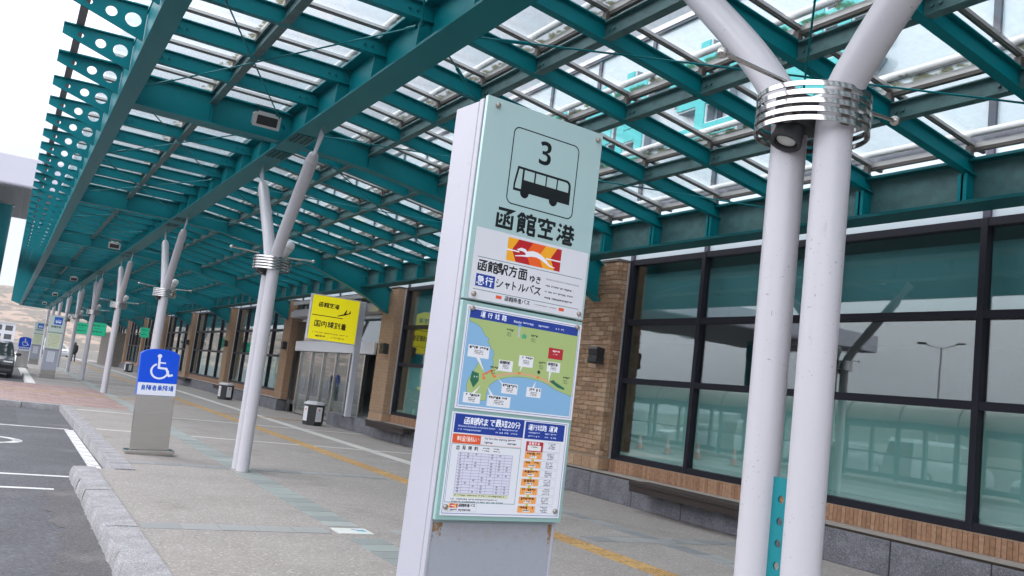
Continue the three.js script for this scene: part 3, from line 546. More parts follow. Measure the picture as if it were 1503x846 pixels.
function rrect(g, x, y, w, h, r) { g.beginPath(); g.moveTo(x + r, y); g.arcTo(x + w, y, x + w, y + h, r); g.arcTo(x + w, y + h, x, y + h, r); g.arcTo(x, y + h, x, y, r); g.arcTo(x, y, x + w, y, r); g.closePath(); }
function kana(g, s, x, y, size, o) { return text(g, s, x, y, size, o); }
function dogLogo(g, x, y, w, h) {                       // chevron stripes with a running hound between two white lines
  g.save(); g.beginPath(); g.rect(x, y, w, h); g.clip();
  const cs = ['#f2a81c', '#b5121b', '#ea5c14', '#f2a81c', '#b5121b'], e = [-.15, .14, .40, .64, .86, 1.2];
  for (let i = 0; i < 5; i++) { g.fillStyle = cs[i]; const a = x + e[i] * w, b = x + e[i + 1] * w, k = w * .055 * (i < 2 ? 1 : 1), m = y + h * .5, d = i === 0 ? 0 : k; g.beginPath(); g.moveTo(a + d, y); g.lineTo(b + k, y); g.lineTo(b - k, m); g.lineTo(b + k * .6, y + h); g.lineTo(a + d * .6, y + h); g.lineTo(a - d, m); g.fill(); }
  g.fillStyle = '#eceaf0'; g.fillRect(x, y + h * .5, w * .22, h * .06); g.fillRect(x + w * .72, y + h * .52, w * .3, h * .06);
  const P = pts => { g.beginPath(); pts.forEach(([a, b], i) => i ? g.lineTo(x + a * w, y + b * h) : g.moveTo(x + a * w, y + b * h)); g.fill(); };
  P([[.17, .44], [.25, .33], [.33, .36], [.36, .44], [.46, .36], [.56, .38], [.66, .5], [.73, .62], [.78, .76], [.84, .84], [.9, .86], [.9, .9], [.8, .88], [.72, .78], [.64, .68], [.54, .6], [.44, .62], [.37, .68], [.28, .7], [.15, .76], [.15, .72], [.27, .64], [.34, .6], [.33, .52], [.27, .47], [.2, .48]]);
  g.restore();
}
{
  const w = .567, d = .197, t = thing('bus_stop_sign', 'tall white bus stop pylon numbered 3 with route map and timetable, in the foreground', 'bus stop sign', [1.399, 0, -2.872], THREE.MathUtils.degToRad(5.15));
  part('base_plate', rbox(w + .14, .02, d + .14, .004, w / 2, .01, -d / 2), M.steel, t);
  part('side_case', [rbox(.012, 2.57, d - .034, .004, .006, 1.305, -d / 2 - .015), rbox(.012, 2.57, d - .034, .004, w - .006, 1.305, -d / 2 - .015), rbox(w - .02, .012, d - .034, .003, w / 2, 2.584, -d / 2 - .015)].map(g => wuv(g)), M.signBody, t);
  part('back_case', wuv(box(.01, w - .01, .02, 2.58, -d, -d + .012)), M.signBody, t);
  part('front_frame', [rbox(.014, 2.575, .029, .004, .007, 1.308, -.0145), rbox(.014, 2.575, .029, .004, w - .007, 1.308, -.0145), rbox(w - .028, .014, .029, .003, w / 2, 2.589, -.0145)].map(g => wuv(g)), M.signBody, t);
  // bare metal below the panels, with rust at its upper corners
  const lower = canvas(768, 1024, (g, W, H) => {
    g.fillStyle = '#9da1aa'; g.fillRect(0, 0, W, H); const R = mulberry(5);
    for (let i = 0; i < 2600; i++) { const v = R(); g.fillStyle = v < .5 ? 'rgba(70,72,80,.025)' : 'rgba(220,222,228,.025)'; g.fillRect(R() * W, R() * H, 2 + R() * 10, 2 + R() * 20); }
    for (let i = 0; i < 420; i++) { const x = R() * W, y = Math.abs(R() - R()) * 80; g.fillStyle = `rgba(150,140,130,${.12 * R()})`; g.fillRect(x, y, 8 + R() * 40, 4 + R() * 16); }
    for (const [cx, sp] of [[24, 44], [750, 14]]) for (let i = 0; i < 90; i++) { g.fillStyle = `rgba(${100 + R() * 40},${60 + R() * 30},${25},${.1 + .35 * R() * (sp > 30 ? 1 : .6)})`; const r = 1 + R() * 7; g.beginPath(); g.arc(cx + (R() - .5) * sp * 1.6, R() * R() * (sp > 30 ? 70 : 120), r, 0, 7); g.fill(); }
    for (let i = 0; i < 26; i++) { g.fillStyle = 'rgba(50,45,45,.55)'; g.beginPath(); g.arc(R() * W, 30 + R() * 600, .8 + R() * 2.2, 0, 7); g.fill(); }
  });
  { const g = box(.012, w - .012, .02, 1.03, -.028, -.004); part('lower_panel', g, std(0xffffff, .42, { map: lower }), t); }
  part('backing', box(.014, w - .014, 1.03, 2.582, -.03, -.006), std(rgb(.30, .37, .37), .6), t);
  const gl = (map, c = 0xffffff) => new THREE.MeshPhysicalMaterial({ color: c, map, roughness: .42, clearcoat: .25, clearcoatRoughness: .05, specularIntensity: .6 });
  const glassEdge = new THREE.MeshPhysicalMaterial({ color: rgb(.28, .46, .43), roughness: .12, clearcoat: 1, clearcoatRoughness: .05 });
  const face = (name, u0, u1, y0, y1, z0, z1, draw, rough = false) => {
    const m = gl(panelTex(u1 - u0, y1 - y0, draw)); part(name, rbox(u1 - u0, y1 - y0, z1 - z0 - .0008, .0025, (u0 + u1) / 2, (y0 + y1) / 2, (z0 + z1) / 2 - .0006, 1), glassEdge, t);
    const p = new THREE.PlaneGeometry(u1 - u0 - .001, y1 - y0 - .001); const o = part(name === 'glass_sheet' ? 'glass_print' : name + '_print', p, m, t.children[t.children.length - 1]); o.position.set((u0 + u1) / 2, (y0 + y1) / 2, z1); return o;
  };
  // upper glass sheet: frame, number, bus, name of the airport
  face('glass_sheet', 0, w, 1.834, 2.602, .012, .03, (g, W, H) => {
    const Y = y => 2.602 - y; g.fillStyle = '#a9c4c3'; g.fillRect(0, 0, W, H);
    g.strokeStyle = '#0b1c20'; g.lineWidth = .0045; rrect(g, .134, Y(2.518), .319, .297, .026); g.stroke();
    fillText(g, '3', .2585, Y(2.404), .128, '#0b1418', true, .92);
    g.fillStyle = '#0b1418'; // bus, front to the left
    g.beginPath(); g.moveTo(.170, Y(2.371)); g.lineTo(.405, Y(2.371)); g.quadraticCurveTo(.430, Y(2.371), .432, Y(2.345)); g.lineTo(.433, Y(2.275)); g.lineTo(.158, Y(2.275)); g.lineTo(.158, Y(2.30)); g.closePath(); g.fill();
    for (const x of [.213, .352]) { g.beginPath(); g.arc(x, Y(2.274), .0205, 0, 7); g.fill(); }
    g.fillStyle = '#a9c3c0'; g.beginPath(); g.moveTo(.177, Y(2.362)); g.lineTo(.194, Y(2.362)); g.lineTo(.194, Y(2.285)); g.lineTo(.166, Y(2.285)); g.lineTo(.166, Y(2.30)); g.closePath(); g.fill();
    for (const x of [.203, .258, .312]) g.fillRect(x, Y(2.362), .048, .039);
    g.beginPath(); g.moveTo(.366, Y(2.362)); g.lineTo(.402, Y(2.362)); g.quadraticCurveTo(.421, Y(2.362), .421, Y(2.343)); g.lineTo(.421, Y(2.323)); g.lineTo(.366, Y(2.323)); g.closePath(); g.fill();
    text(g, '函館空港', .097, Y(2.200), .083, { weight: .14, gap: .185, color: '#0b1418', sx: 1.0 });
  });
  face('destination_panel', .018, .555, 1.838, 2.104, .0303, .034, (g, W, H) => {
    const X = u => u - .018, Y = y => 2.104 - y; g.fillStyle = '#d9dadf'; g.fillRect(0, 0, W, H);
    dogLogo(g, X(.163), Y(2.093), .257, .088);
    g.fillStyle = '#2c5f5f'; g.fillRect(X(.037), Y(1.9965), .5, .002); g.fillRect(X(.034), Y(1.8755), .5, .002);
    text(g, '函館駅方面', X(.041), Y(1.987), .0425, { weight: .14, gap: .09, color: '#15171a' });
    text(g, 'ゆき', X(.281), Y(1.969), .028, { weight: .14, gap: .02, color: '#15171a' });
    g.fillStyle = '#1c3c96'; g.fillRect(X(.041), Y(1.933), .084, .046); text(g, '急行', X(.0455), Y(1.927), .0345, { weight: .13, gap: .09, color: '#eef0f6' });
    let x = X(.130); for (const ch of 'シャトルバス') x = text(g, ch, x, Y(1.931), .036, { weight: .135, gap: .02, color: '#15171a', sx: ch === 'ャ' ? .8 : 1 });
    fillText(g, 'Shuttle bus (bound for Hakodate Station)', X(.36), Y(1.963), .0085, '#333', false); for (let i = 0; i < 3; i++) mini(g, X(.36), Y(1.944 - .023 * i), .14, .009, '#3a3a3e', 40 + i);
    g.fillStyle = '#e2552c'; g.fillRect(X(.138), Y(1.866), .026, .012); g.fillRect(X(.437), Y(1.866), .026, .012);
    text(g, '函館帝産バス', X(.178), Y(1.870), .0185, { weight: .14, gap: .08, color: '#2a2c30' }); mini(g, X(.318), Y(1.862), .108, .005, '#777', 9);
  });
  // lower glass sheet with map and timetable
  part('glass_sheet', rbox(w, .784, .018, .003, w / 2, 1.436, .021, 1), glassEdge, t);
  const label = (g, x, y, ww, h, s, tail) => { g.fillStyle = '#e6e7ea'; g.fillRect(x, y, ww, h); if (tail) { g.beginPath(); g.moveTo(x + ww * .2, y + h * .5); g.lineTo(x + ww * .45, y + h * .5); g.lineTo(tail[0], tail[1]); g.fill(); } if (s) text(g, s, x + ww * .06, y + .003, Math.min(.011, ww * .88 / (s.length * 1.12)), { weight: .17, gap: .1, color: '#222' }); else mini(g, x + ww * .06, y + .003, ww * .88, .0125, '#222', Math.round(x * 900)); for (let i = 0; i < 3; i++) mini(g, x + ww * .3, y + .0165 + i * .0058, ww * .42, .0045, '#555', 3 + i); };
  face('route_map', .019, .562, 1.438, 1.815, .0303, .034, (g, W, H) => {
    const X = u => u - .019, Y = y => 1.815 - y, path = pts => { g.beginPath(); pts.forEach(([a, b], i) => i ? g.lineTo(X(a), Y(b)) : g.moveTo(X(a), Y(b))); };
    g.fillStyle = '#e2e4ea'; g.fillRect(0, 0, W, H); g.strokeStyle = '#3b4f92'; g.lineWidth = .0016; g.strokeRect(.009, .008, W - .018, H - .016);
    g.fillStyle = '#86b4d8'; g.fillRect(.014, .013, W - .028, H - .027);
    g.fillStyle = '#a9bd78'; path([[.036, 1.775], [.037, 1.756], [.07, 1.749], [.094, 1.735], [.112, 1.712], [.131, 1.703], [.127, 1.69], [.138, 1.682], [.143, 1.67], [.155, 1.664], [.161, 1.652], [.157, 1.635], [.164, 1.615], [.154, 1.59], [.141, 1.572], [.122, 1.585], [.113, 1.61], [.1, 1.613], [.075, 1.57], [.061, 1.545], [.058, 1.52], [.063, 1.50], [.1, 1.485], [.133, 1.474], [.148, 1.478], [.15, 1.51], [.158, 1.535], [.18, 1.552], [.208, 1.564], [.25, 1.574], [.29, 1.579], [.33, 1.579], [.368, 1.576], [.40, 1.571], [.425, 1.564], [.47, 1.548], [.548, 1.530], [.548, 1.775]]); g.fill(); g.strokeStyle = '#4f7d6c'; g.lineWidth = .0012; g.stroke();
    g.fillStyle = '#1d3b94'; g.fillRect(.017, .013, W - .034, .033); text(g, '運行経路', X(.082), Y(1.798), .0205, { weight: .15, gap: .55, color: '#eef0f8' }); fillText(g, 'Route', X(.232), Y(1.778), .0125, '#dfe4f4'); for (let i = 0; i < 3; i++) mini(g, X(.275 + i * .075), Y(1.787), .05, .0105, '#c9d2ee', 20 + i);
    g.strokeStyle = '#e0a183'; g.lineWidth = .006; g.lineJoin = 'round'; path([[.176, 1.569], [.215, 1.581], [.27, 1.590], [.33, 1.592], [.385, 1.586], [.44, 1.572]]); g.stroke();
    g.strokeStyle = '#e2703a'; path([[.128, 1.555], [.124, 1.57], [.157, 1.588], [.172, 1.566]]); g.stroke();
    g.fillStyle = '#e87a2a'; for (const [a, b] of [[.285, 1.593], [.375, 1.587], [.175, 1.568], [.13, 1.557], [.159, 1.588]]) g.fillRect(X(a) - .006, Y(b) - .004, .012, .008);
    g.fillStyle = '#21694c'; path([[.075, 1.578], [.105, 1.572], [.108, 1.545], [.088, 1.518], [.07, 1.545]]); g.fill(); path([[.432, 1.578], [.452, 1.585], [.463, 1.577], [.51, 1.559], [.508, 1.552], [.475, 1.558]]); g.fill();
    g.fillStyle = '#5f9bd6'; g.beginPath(); g.arc(X(.262), Y(1.766), .0095, Math.PI, 0); g.fill(); g.fillStyle = '#b8bcc0'; g.fillRect(X(.258), Y(1.766), .009, .04); g.fillStyle = '#4fa57e'; path([[.275, 1.735], [.287, 1.744], [.30, 1.736], [.297, 1.725], [.28, 1.724]]); g.fill(); g.fillStyle = '#333'; g.beginPath(); g.arc(X(.376), Y(1.607), .007, 0, 7); g.fill();
    g.fillStyle = '#b3202c'; g.fillRect(X(.412), Y(1.707), .071, .042); mini(g, X(.432), Y(1.700), .034, .011, '#f3e6e6', 21); mini(g, X(.436), Y(1.686), .024, .006, '#e9c4c6', 5);
    label(g, X(.046), Y(1.672), .093, .044, '', [X(.13), Y(1.577)]); label(g, X(.187), Y(1.633), .064, .041, '函館駅前', [X(.172), Y(1.582)]); label(g, X(.277), Y(1.661), .067, .042, '', [X(.286), Y(1.596)]); label(g, X(.412), Y(1.653), .064, .038, '函館空港', [X(.427), Y(1.572)]);
    label(g, X(.213), Y(1.549), .073, .038, '', [X(.19), Y(1.564)]); label(g, X(.328), Y(1.546), .069, .037, '', [X(.368), Y(1.572)]); label(g, X(.05), Y(1.499), .074, .037, '', [X(.12), Y(1.53)]); label(g, X(.155), Y(1.499), .104, .041, '', [X(.15), Y(1.528)]);
    for (const [a, b] of [[.205, 1.752], [.32, 1.745], [.152, 1.605], [.372, 1.648], [.497, 1.604]]) { mini(g, X(a), Y(b), .033, .0105, '#2d3b2a', Math.round(a * 800)); for (let i = 0; i < 3; i++) mini(g, X(a + .003), Y(b - .014 - i * .0055), .02, .0042, '#46553f', 7 + i); }
    mini(g, X(.078), Y(1.562), .026, .009, '#dfeee4', 22);
  });
  face('timetable', .013, .551, 1.061, 1.427, .0303, .034, (g, W, H) => {
    const X = u => u - .013, Y = y => 1.427 - y; g.fillStyle = '#e2e4ea'; g.fillRect(0, 0, W, H); g.strokeStyle = '#3b5f9e'; g.lineWidth = .0018; g.strokeRect(.008, .006, W - .016, H - .014);
    g.fillStyle = '#1d3b94'; g.fillRect(X(.028), Y(1.420), .308, .066); g.fillRect(X(.343), Y(1.417), .19, .064);
    text(g, '函館駅まで最短20分', X(.067), Y(1.412), .0265, { weight: .14, gap: .04, color: '#eef0f8' }); fillText(g, 'Minimum 20 minutes to Hakodate Station', X(.045), Y(1.375), .0075, '#cfd8f2', true); for (let i = 0; i < 3; i++) mini(g, X([.045, .21, .21][i]), Y([1.369, 1.381, 1.369][i]), .1, .0075, '#c3cdec', 60 + i);
    text(g, '運行経路・運賃', X(.357), Y(1.408), .0215, { weight: .14, gap: .03, color: '#eef0f8' }); for (let i = 0; i < 4; i++) mini(g, X(i % 2 ? .44 : .36), Y(i < 2 ? 1.380 : 1.367), .055, .007, '#c3cdec', 70 + i);
    g.strokeStyle = '#e2562e'; g.lineWidth = .001; g.strokeRect(X(.028), Y(1.349), .303, .032); g.fillStyle = '#dd5a34'; g.fillRect(X(.028), Y(1.349), .121, .032); text(g, '料金後払い', X(.047), Y(1.343), .0185, { weight: .14, gap: .04, color: '#f6e4dc' }); fillText(g, 'Pay fare after alighting', X(.166), Y(1.337), .0085, '#333', true); for (let i = 0; i < 3; i++) mini(g, X([.166, .27, .27][i]), Y([1.329, 1.344, 1.331][i]), .04, .008, '#444', 80 + i);
    g.strokeStyle = '#2f7f7c'; g.lineWidth = .0016; g.strokeRect(X(.027), Y(1.314), .306, .206);
    let x = X(.048); for (const ch of '出発時刻') { text(g, ch, x, Y(1.309), .0145, { weight: .15, color: '#26282c' }); x += .026; } for (let i = 0; i < 4; i++) mini(g, X(.16 + (i % 2) * .05), Y(1.307 - (i > 1 ? .009 : 0)), .032, .006, '#555', 90 + i);
    g.fillStyle = '#d7d7e6'; g.fillRect(X(.060), Y(1.285), .24, .145);
    g.strokeStyle = '#55598a'; g.lineWidth = .0007; for (let r = 0; r <= 14; r++) { g.beginPath(); g.moveTo(X(.060), Y(1.285 - r * .01035)); g.lineTo(X(.30), Y(1.285 - r * .01035)); g.stroke(); } for (let c = 0; c <= 7; c++) { const q = c ? .088 + (c - 1) * .0353 : .060; g.beginPath(); g.moveTo(X(q), Y(1.285)); g.lineTo(X(q), Y(1.14)); g.stroke(); } g.beginPath(); g.moveTo(X(.3), Y(1.285)); g.lineTo(X(.3), Y(1.14)); g.stroke();
    for (let r = 0; r < 14; r++) { fillText(g, (6 + r) + '', X(.068), Y(1.2775 - r * .01035), .0085, '#222'); for (let c = 0; c < 6; c++) if (hash2(r, c, 12) > .62) fillText(g, String(Math.floor(hash2(r, c, 14) * 6)) + '5', X(.098 + c * .0353), Y(1.2775 - r * .01035), .0075, '#333'); }
    g.fillStyle = '#d4d8b4'; g.fillRect(X(.06), Y(1.139), .24, .012); mini(g, X(.063), Y(1.136), .22, .0065, '#6d7048', 101); mini(g, X(.05), Y(1.122), .2, .006, '#444', 103); mini(g, X(.05), Y(1.113), .23, .0055, '#666', 105);
    for (let i = 0; i < 8; i++) {
      const y = 1.344 - i * .0335 - (i ? .006 : 0), x0 = .356 - i * .0009, h = .0255; g.fillStyle = i ? '#eda25a' : '#b5202c'; g.fillRect(X(x0), Y(y), .081, i ? h : .038); g.fillStyle = '#e6e6e4'; if (i) g.fillRect(X(x0 + .024), Y(y - .0135), .033, .009); else g.fillRect(X(x0 + .008), Y(y - .014), .064, .02);
      if (i === 0 || i === 4) text(g, i ? '函館駅前' : '函館空港', X(x0 + .012), Y(y - .0015), .0105, { weight: .16, gap: .3, color: i ? '#4a2a10' : '#f3e4e4' }); else mini(g, X(x0 + .01), Y(y - .0015), .062, .0115, '#4a2a10', 180 + i); mini(g, X(x0 + .026), Y(y - (i ? .0145 : .018)), .028, .0065, '#555', 120 + i);
      g.strokeStyle = '#9a9aa8'; g.lineWidth = .0007; g.strokeRect(X(x0 + .084), Y(y + .002), .08, i ? h + .002 : .036); for (let q = 0; q < 4; q++) mini(g, X(x0 + .106), Y(y - .001 - q * .0062), .034, .005, '#4c4c58', 140 + i * 5 + q);
      if (i < 7) { g.fillStyle = '#b6c95a'; g.fillRect(X(x0 + .034), Y(y - (i ? h : .038)), .012, .009); }
    }
    g.strokeStyle = '#aaa'; g.lineWidth = .0008; g.strokeRect(X(.043), Y(1.107), .122, .031); dogLogo(g, X(.047), Y(1.104), .037, .015); text(g, '函館帝産バス', X(.087), Y(1.104), .0115, { weight: .16, gap: .06, color: '#222' }); mini(g, X(.055), Y(1.085), .085, .009, '#333', 170);
  });
  const bg = new THREE.LatheGeometry([[0, .008], [.007, .0075], [.0095, .004], [.0095, -.03], [0, -.03]].map(p => new THREE.Vector2(...p)), 20); bg.rotateX(Math.PI / 2);
  for (const [u, y] of [[.044, 2.572], [.54, 2.571], [.039, 1.856], [.538, 1.857], [.042, 1.803], [.537, 1.803], [.033, 1.092], [.527, 1.088]]) { const o = part('bolt', bg, M.bolt, t); o.position.set(u, y, .036); }
}

// ------------------------------------------------------------------ wheelchair sign
const wheelTex = canvas(320, 440, (g, W, H) => {
  g.fillStyle = '#0a50da'; g.fillRect(0, 0, W, H); g.fillStyle = '#e4e8f2'; g.fillRect(0, H * .735, W, H);
  g.strokeStyle = g.fillStyle = '#e8ecf6'; g.beginPath(); g.arc(154, 66, 19, 0, 7); g.fill();
  g.lineWidth = 20; g.lineJoin = 'round'; g.beginPath(); g.moveTo(154, 80); g.lineTo(156, 178); g.lineTo(220, 182); g.lineTo(246, 250); g.lineTo(280, 238); g.stroke(); g.lineWidth = 14; g.beginPath(); g.moveTo(156, 128); g.lineTo(212, 130); g.stroke();
  g.lineWidth = 17; g.beginPath(); g.arc(166, 208, 70, -2.0, -2.0 - 4.4 + 6.283, true); g.stroke(); g.beginPath(); g.arc(166, 208, 70, .55, 4.2); g.stroke();
  text(g, '身障者乗降場', 26, 345, 50, { weight: .13, gap: .12, color: '#1450b8', sx: .82 });
});
function wheelSign(label, pos, tilt) {
  const t = thing('wheelchair_sign', label, 'sign', pos, 0, 'wheelchair boarding signs'); t.rotation.z = tilt;
  part('base_plate', [rbox(.70, .045, .34, .006, 0, .045, 0), box(-.33, .33, 0, .025, -.15, .15)], M.steel, t);
  part('steel_body', rbox(.545, .82, .12, .006, 0, .48, 0), M.steel, t);
  const s = new THREE.Shape(); s.moveTo(-.275, 0); s.lineTo(.275, 0); s.lineTo(.275, .62); s.quadraticCurveTo(.2, .70, 0, .70); s.quadraticCurveTo(-.2, .70, -.275, .62); s.closePath();
  const b = new THREE.ExtrudeGeometry(s, { depth: .14, bevelEnabled: true, bevelSize: .004, bevelThickness: .004, bevelSegments: 2, curveSegments: 20 }); b.translate(0, .89, -.07); part('sign_box', b, std(rgb(.008, .09, .55), .35), t);
  const f = new THREE.ShapeGeometry(s, 20); { const p = f.attributes.position, uv = f.attributes.uv; for (let i = 0; i < p.count; i++) uv.setXY(i, (p.getX(i) + .275) / .55, p.getY(i) / .70); } f.translate(0, .89, .0755);
  part('printed_face', f, new THREE.MeshPhysicalMaterial({ map: wheelTex, roughness: .5, specularIntensity: .5 }), t); return t;
}
wheelSign('steel sign with white wheelchair symbol on blue, standing at the bay kerb', [2.165, 0, -14.4], .045);
wheelSign('small far wheelchair sign, left of the far bus stop signs', [.98, 0, -52], 0);

// ------------------------------------------------------------------ far bus stop signs
const farSignTex = canvas(256, 1152, (g, W, H) => {
  g.fillStyle = '#bccac2'; g.fillRect(0, 0, W, H); g.fillStyle = '#1857b8'; g.fillRect(78, 22, 150, 150); g.fillStyle = '#e8eef6'; g.fillRect(104, 84, 98, 46); g.fillStyle = '#1857b8'; g.fillRect(112, 92, 82, 16); for (const x of [122, 184]) { g.fillStyle = '#e8eef6'; g.beginPath(); g.arc(x, 134, 10, 0, 7); g.fill(); } fillText(g, '2', 145, 70, 46, '#e8eef6');
  text(g, '函館空港', 40, 196, 40, { weight: .14, gap: .12, color: '#1d2a2a' }); g.fillStyle = '#8e9a96'; g.fillRect(0, 320, W, 26);
  g.fillStyle = '#cdd3b4'; g.fillRect(14, 352, W - 28, 280); for (let r = 0; r < 9; r++) { mini(g, 34, 372 + r * 28, 190, 13, '#6f7a62', r + 3); }
  g.fillStyle = '#757b84'; g.fillRect(0, 650, W, 30); g.fillStyle = '#989ca8'; g.fillRect(0, 680, W, H); g.fillStyle = '#c9ccd4'; g.fillRect(62, 706, 130, 200); for (let r = 0; r < 8; r++) mini(g, 76, 722 + r * 22, 100, 9, '#7a8090', r + 30); g.fillStyle = '#8d8a82'; g.fillRect(0, 1070, W, 90);
});
function pylon(label, pos, turn) {
  const t = thing('bus_stop_sign', label, 'bus stop sign', pos, turn, 'bus stop signs further along the kerb');
  part('case', rbox(.56, 2.62, .19, .008, 0, 1.31, -.1), M.signBody, t); part('foot', box(-.285, .285, 0, .16, -.2, .003), M.steel, t);
  const p = new THREE.BoxGeometry(.54, 2.43, .012); p.translate(0, 1.385, 0); part('front_panel', p, std(0xffffff, .4, { map: farSignTex }), t); return t;
}
pylon('grey bus stop pylon with blue bus square, larger of the two far ones', [1.79, 0, -41.2], .09); pylon('grey bus stop pylon with blue bus square, farther and smaller, behind the other', [1.80, 0, -62], .09);

// ------------------------------------------------------------------ yellow arrivals sign on its post
{
  const t = thing('arrivals_sign', 'yellow lit-box arrivals sign with aeroplane on a tall grey post beside the glass doors', 'sign', [8.87, 0, -24.5]);
  part('post', rbox(.17, 3.35, .14, .01, 0, 2.06, 0), std(rgb(.46, .47, .52), .4), t); part('post_foot', box(-.1, .1, .36, .39, -.09, .09), M.steel, t);
  part('sign_case', rbox(1.46, 1.31, .17, .008, -.82, 3.095, 0), M.whitePanel, t);
  const tx = canvas(720, 640, (g, W, H) => {
    g.fillStyle = '#f2e312'; g.fillRect(0, 0, W, H);
    text(g, '函館空港', 95, 92, 72, { weight: .15, gap: .13, color: '#23220c' }); fillText(g, 'Hakodate Airport', 96, 200, 27, '#4b470c', false);
    g.fillStyle = '#23220c'; g.fillRect(18, 284, 470, 11);
    g.save(); g.translate(455, 246); g.rotate(-.28); g.beginPath(); g.moveTo(-52, 8); g.lineTo(-56, -2); g.quadraticCurveTo(-30, -8, 0, -9); g.lineTo(92, -14); g.quadraticCurveTo(140, -14, 150, -2); g.lineTo(60, 8); g.closePath(); g.fill(); g.beginPath(); g.moveTo(36, -6); g.lineTo(92, -66); g.lineTo(106, -66); g.lineTo(78, -6); g.fill(); g.beginPath(); g.moveTo(116, -8); g.lineTo(146, -42); g.lineTo(158, -42); g.lineTo(146, -6); g.fill(); g.restore();
    text(g, '国内線到着', 70, 364, 88, { weight: .14, gap: .14, color: '#23220c' });
    fillText(g, 'Domestic Arrivals', 68, 504, 50, '#2f2d0c'); mini(g, 60, 528, 560, 24, '#8f8a22', 5); mini(g, 110, 574, 180, 34, '#3a370c', 7); mini(g, 350, 578, 200, 24, '#8f8a22', 9);
  });
  const p = new THREE.PlaneGeometry(1.40, 1.25); p.translate(-.82, 3.095, .0865); part('lit_face', p, std(0xffffff, .4, { map: tx, emissive: 0xffffff, emissiveMap: tx, emissiveIntensity: .26 }), t);
  part('arm', merge([box(-.1, .0, 3.5, 3.56, -.04, .04), box(-.1, .0, 2.6, 2.66, -.04, .04)]), M.steel, t);
}
// ------------------------------------------------------------------ green hanging signs far down the canopy
const greenTex = canvas(256, 256, (g, W, H) => { g.fillStyle = '#12b083'; g.fillRect(0, 0, W, H); mini(g, 24, 44, 200, 40, '#0c4d3c', 3); mini(g, 24, 108, 130, 24, '#0c4d3c', 5); mini(g, 24, 168, 200, 40, '#0c4d3c', 7); });
function greenSign(label, x, z, y, w, h) {
  const t = thing('hanging_sign', label, 'sign', [x, y, z], 0, 'green signs hung under the canopy');
  part('board', rbox(w, h, .12, .01, 0, 0, 0), std(rgb(.0, .25, .17), .5), t); const p = new THREE.PlaneGeometry(w - .04, h - .04); p.translate(0, 0, .062); part('lettering', p, std(0xffffff, .5, { map: greenTex, emissive: 0xffffff, emissiveMap: greenTex, emissiveIntensity: .25 }), t);
  const top = Math.max(ribY(x) + .02, y + h / 2 + .3) - y; part('hanger', merge([bar(V(-w * .3, h / 2, 0), V(-w * .3, top, 0), .02), bar(V(w * .3, h / 2, 0), V(w * .3, top, 0), .02)]), M.dark, t);
}
greenSign('green hanging sign far down the canopy, left one of the two side by side', 4.02, -60, 2.55, .84, .7); greenSign('green hanging sign far down the canopy, right one of the two side by side', 4.92, -60, 2.62, .9, .82); greenSign('small green sign hanging behind the brick piers, right of the other two', 7.1, -56, 2.7, .5, .6);

// ------------------------------------------------------------------ litter bins
{
  const t = thing('litter_bin', 'black litter bin with white lid and posters beside the glass doors, larger in view', 'bin', [8.2, 0, -25.5], .25, 'black litter bins by the wall'); t.userData.base = 'litter_bin';
  const oct = (r, y0, y1) => { const g = new THREE.CylinderGeometry(r, r, y1 - y0, 8); g.rotateY(Math.PI / 8); g.translate(0, (y0 + y1) / 2, 0); return toCreasedNormals(strip(g), .3); };
  part('body', merge([oct(.30, .05, .60), oct(.285, 0, .05)]), M.black, t); part('lid', merge([oct(.315, .602, .66), oct(.25, .66, .69)]), M.whitePanel, t);
  const px = canvas(128, 192, (g, W, H) => { g.fillStyle = '#d9dade'; g.fillRect(0, 0, W, H); g.fillStyle = '#cf4a45'; g.fillRect(48, 26, 34, 26); for (let i = 0; i < 9; i++) mini(g, 16, 68 + i * 12, 96, 6, '#a9abb4', i + 2); });
  for (const a of [0, -Math.PI / 2]) { const q = sub('poster_panel', t); q.rotation.y = a; part('poster', box(-.1, .1, .12, .54, .278, .284), std(0xffffff, .5, { map: px }), q); }
  copyOf(t, [8.25, 0, -37.6], 'black litter bin with white lid by the low plinth, left of the second column'); copyOf(t, [8.2, 0, -70], 'tiny far black litter bin with pale poster at the end of the wall');
}

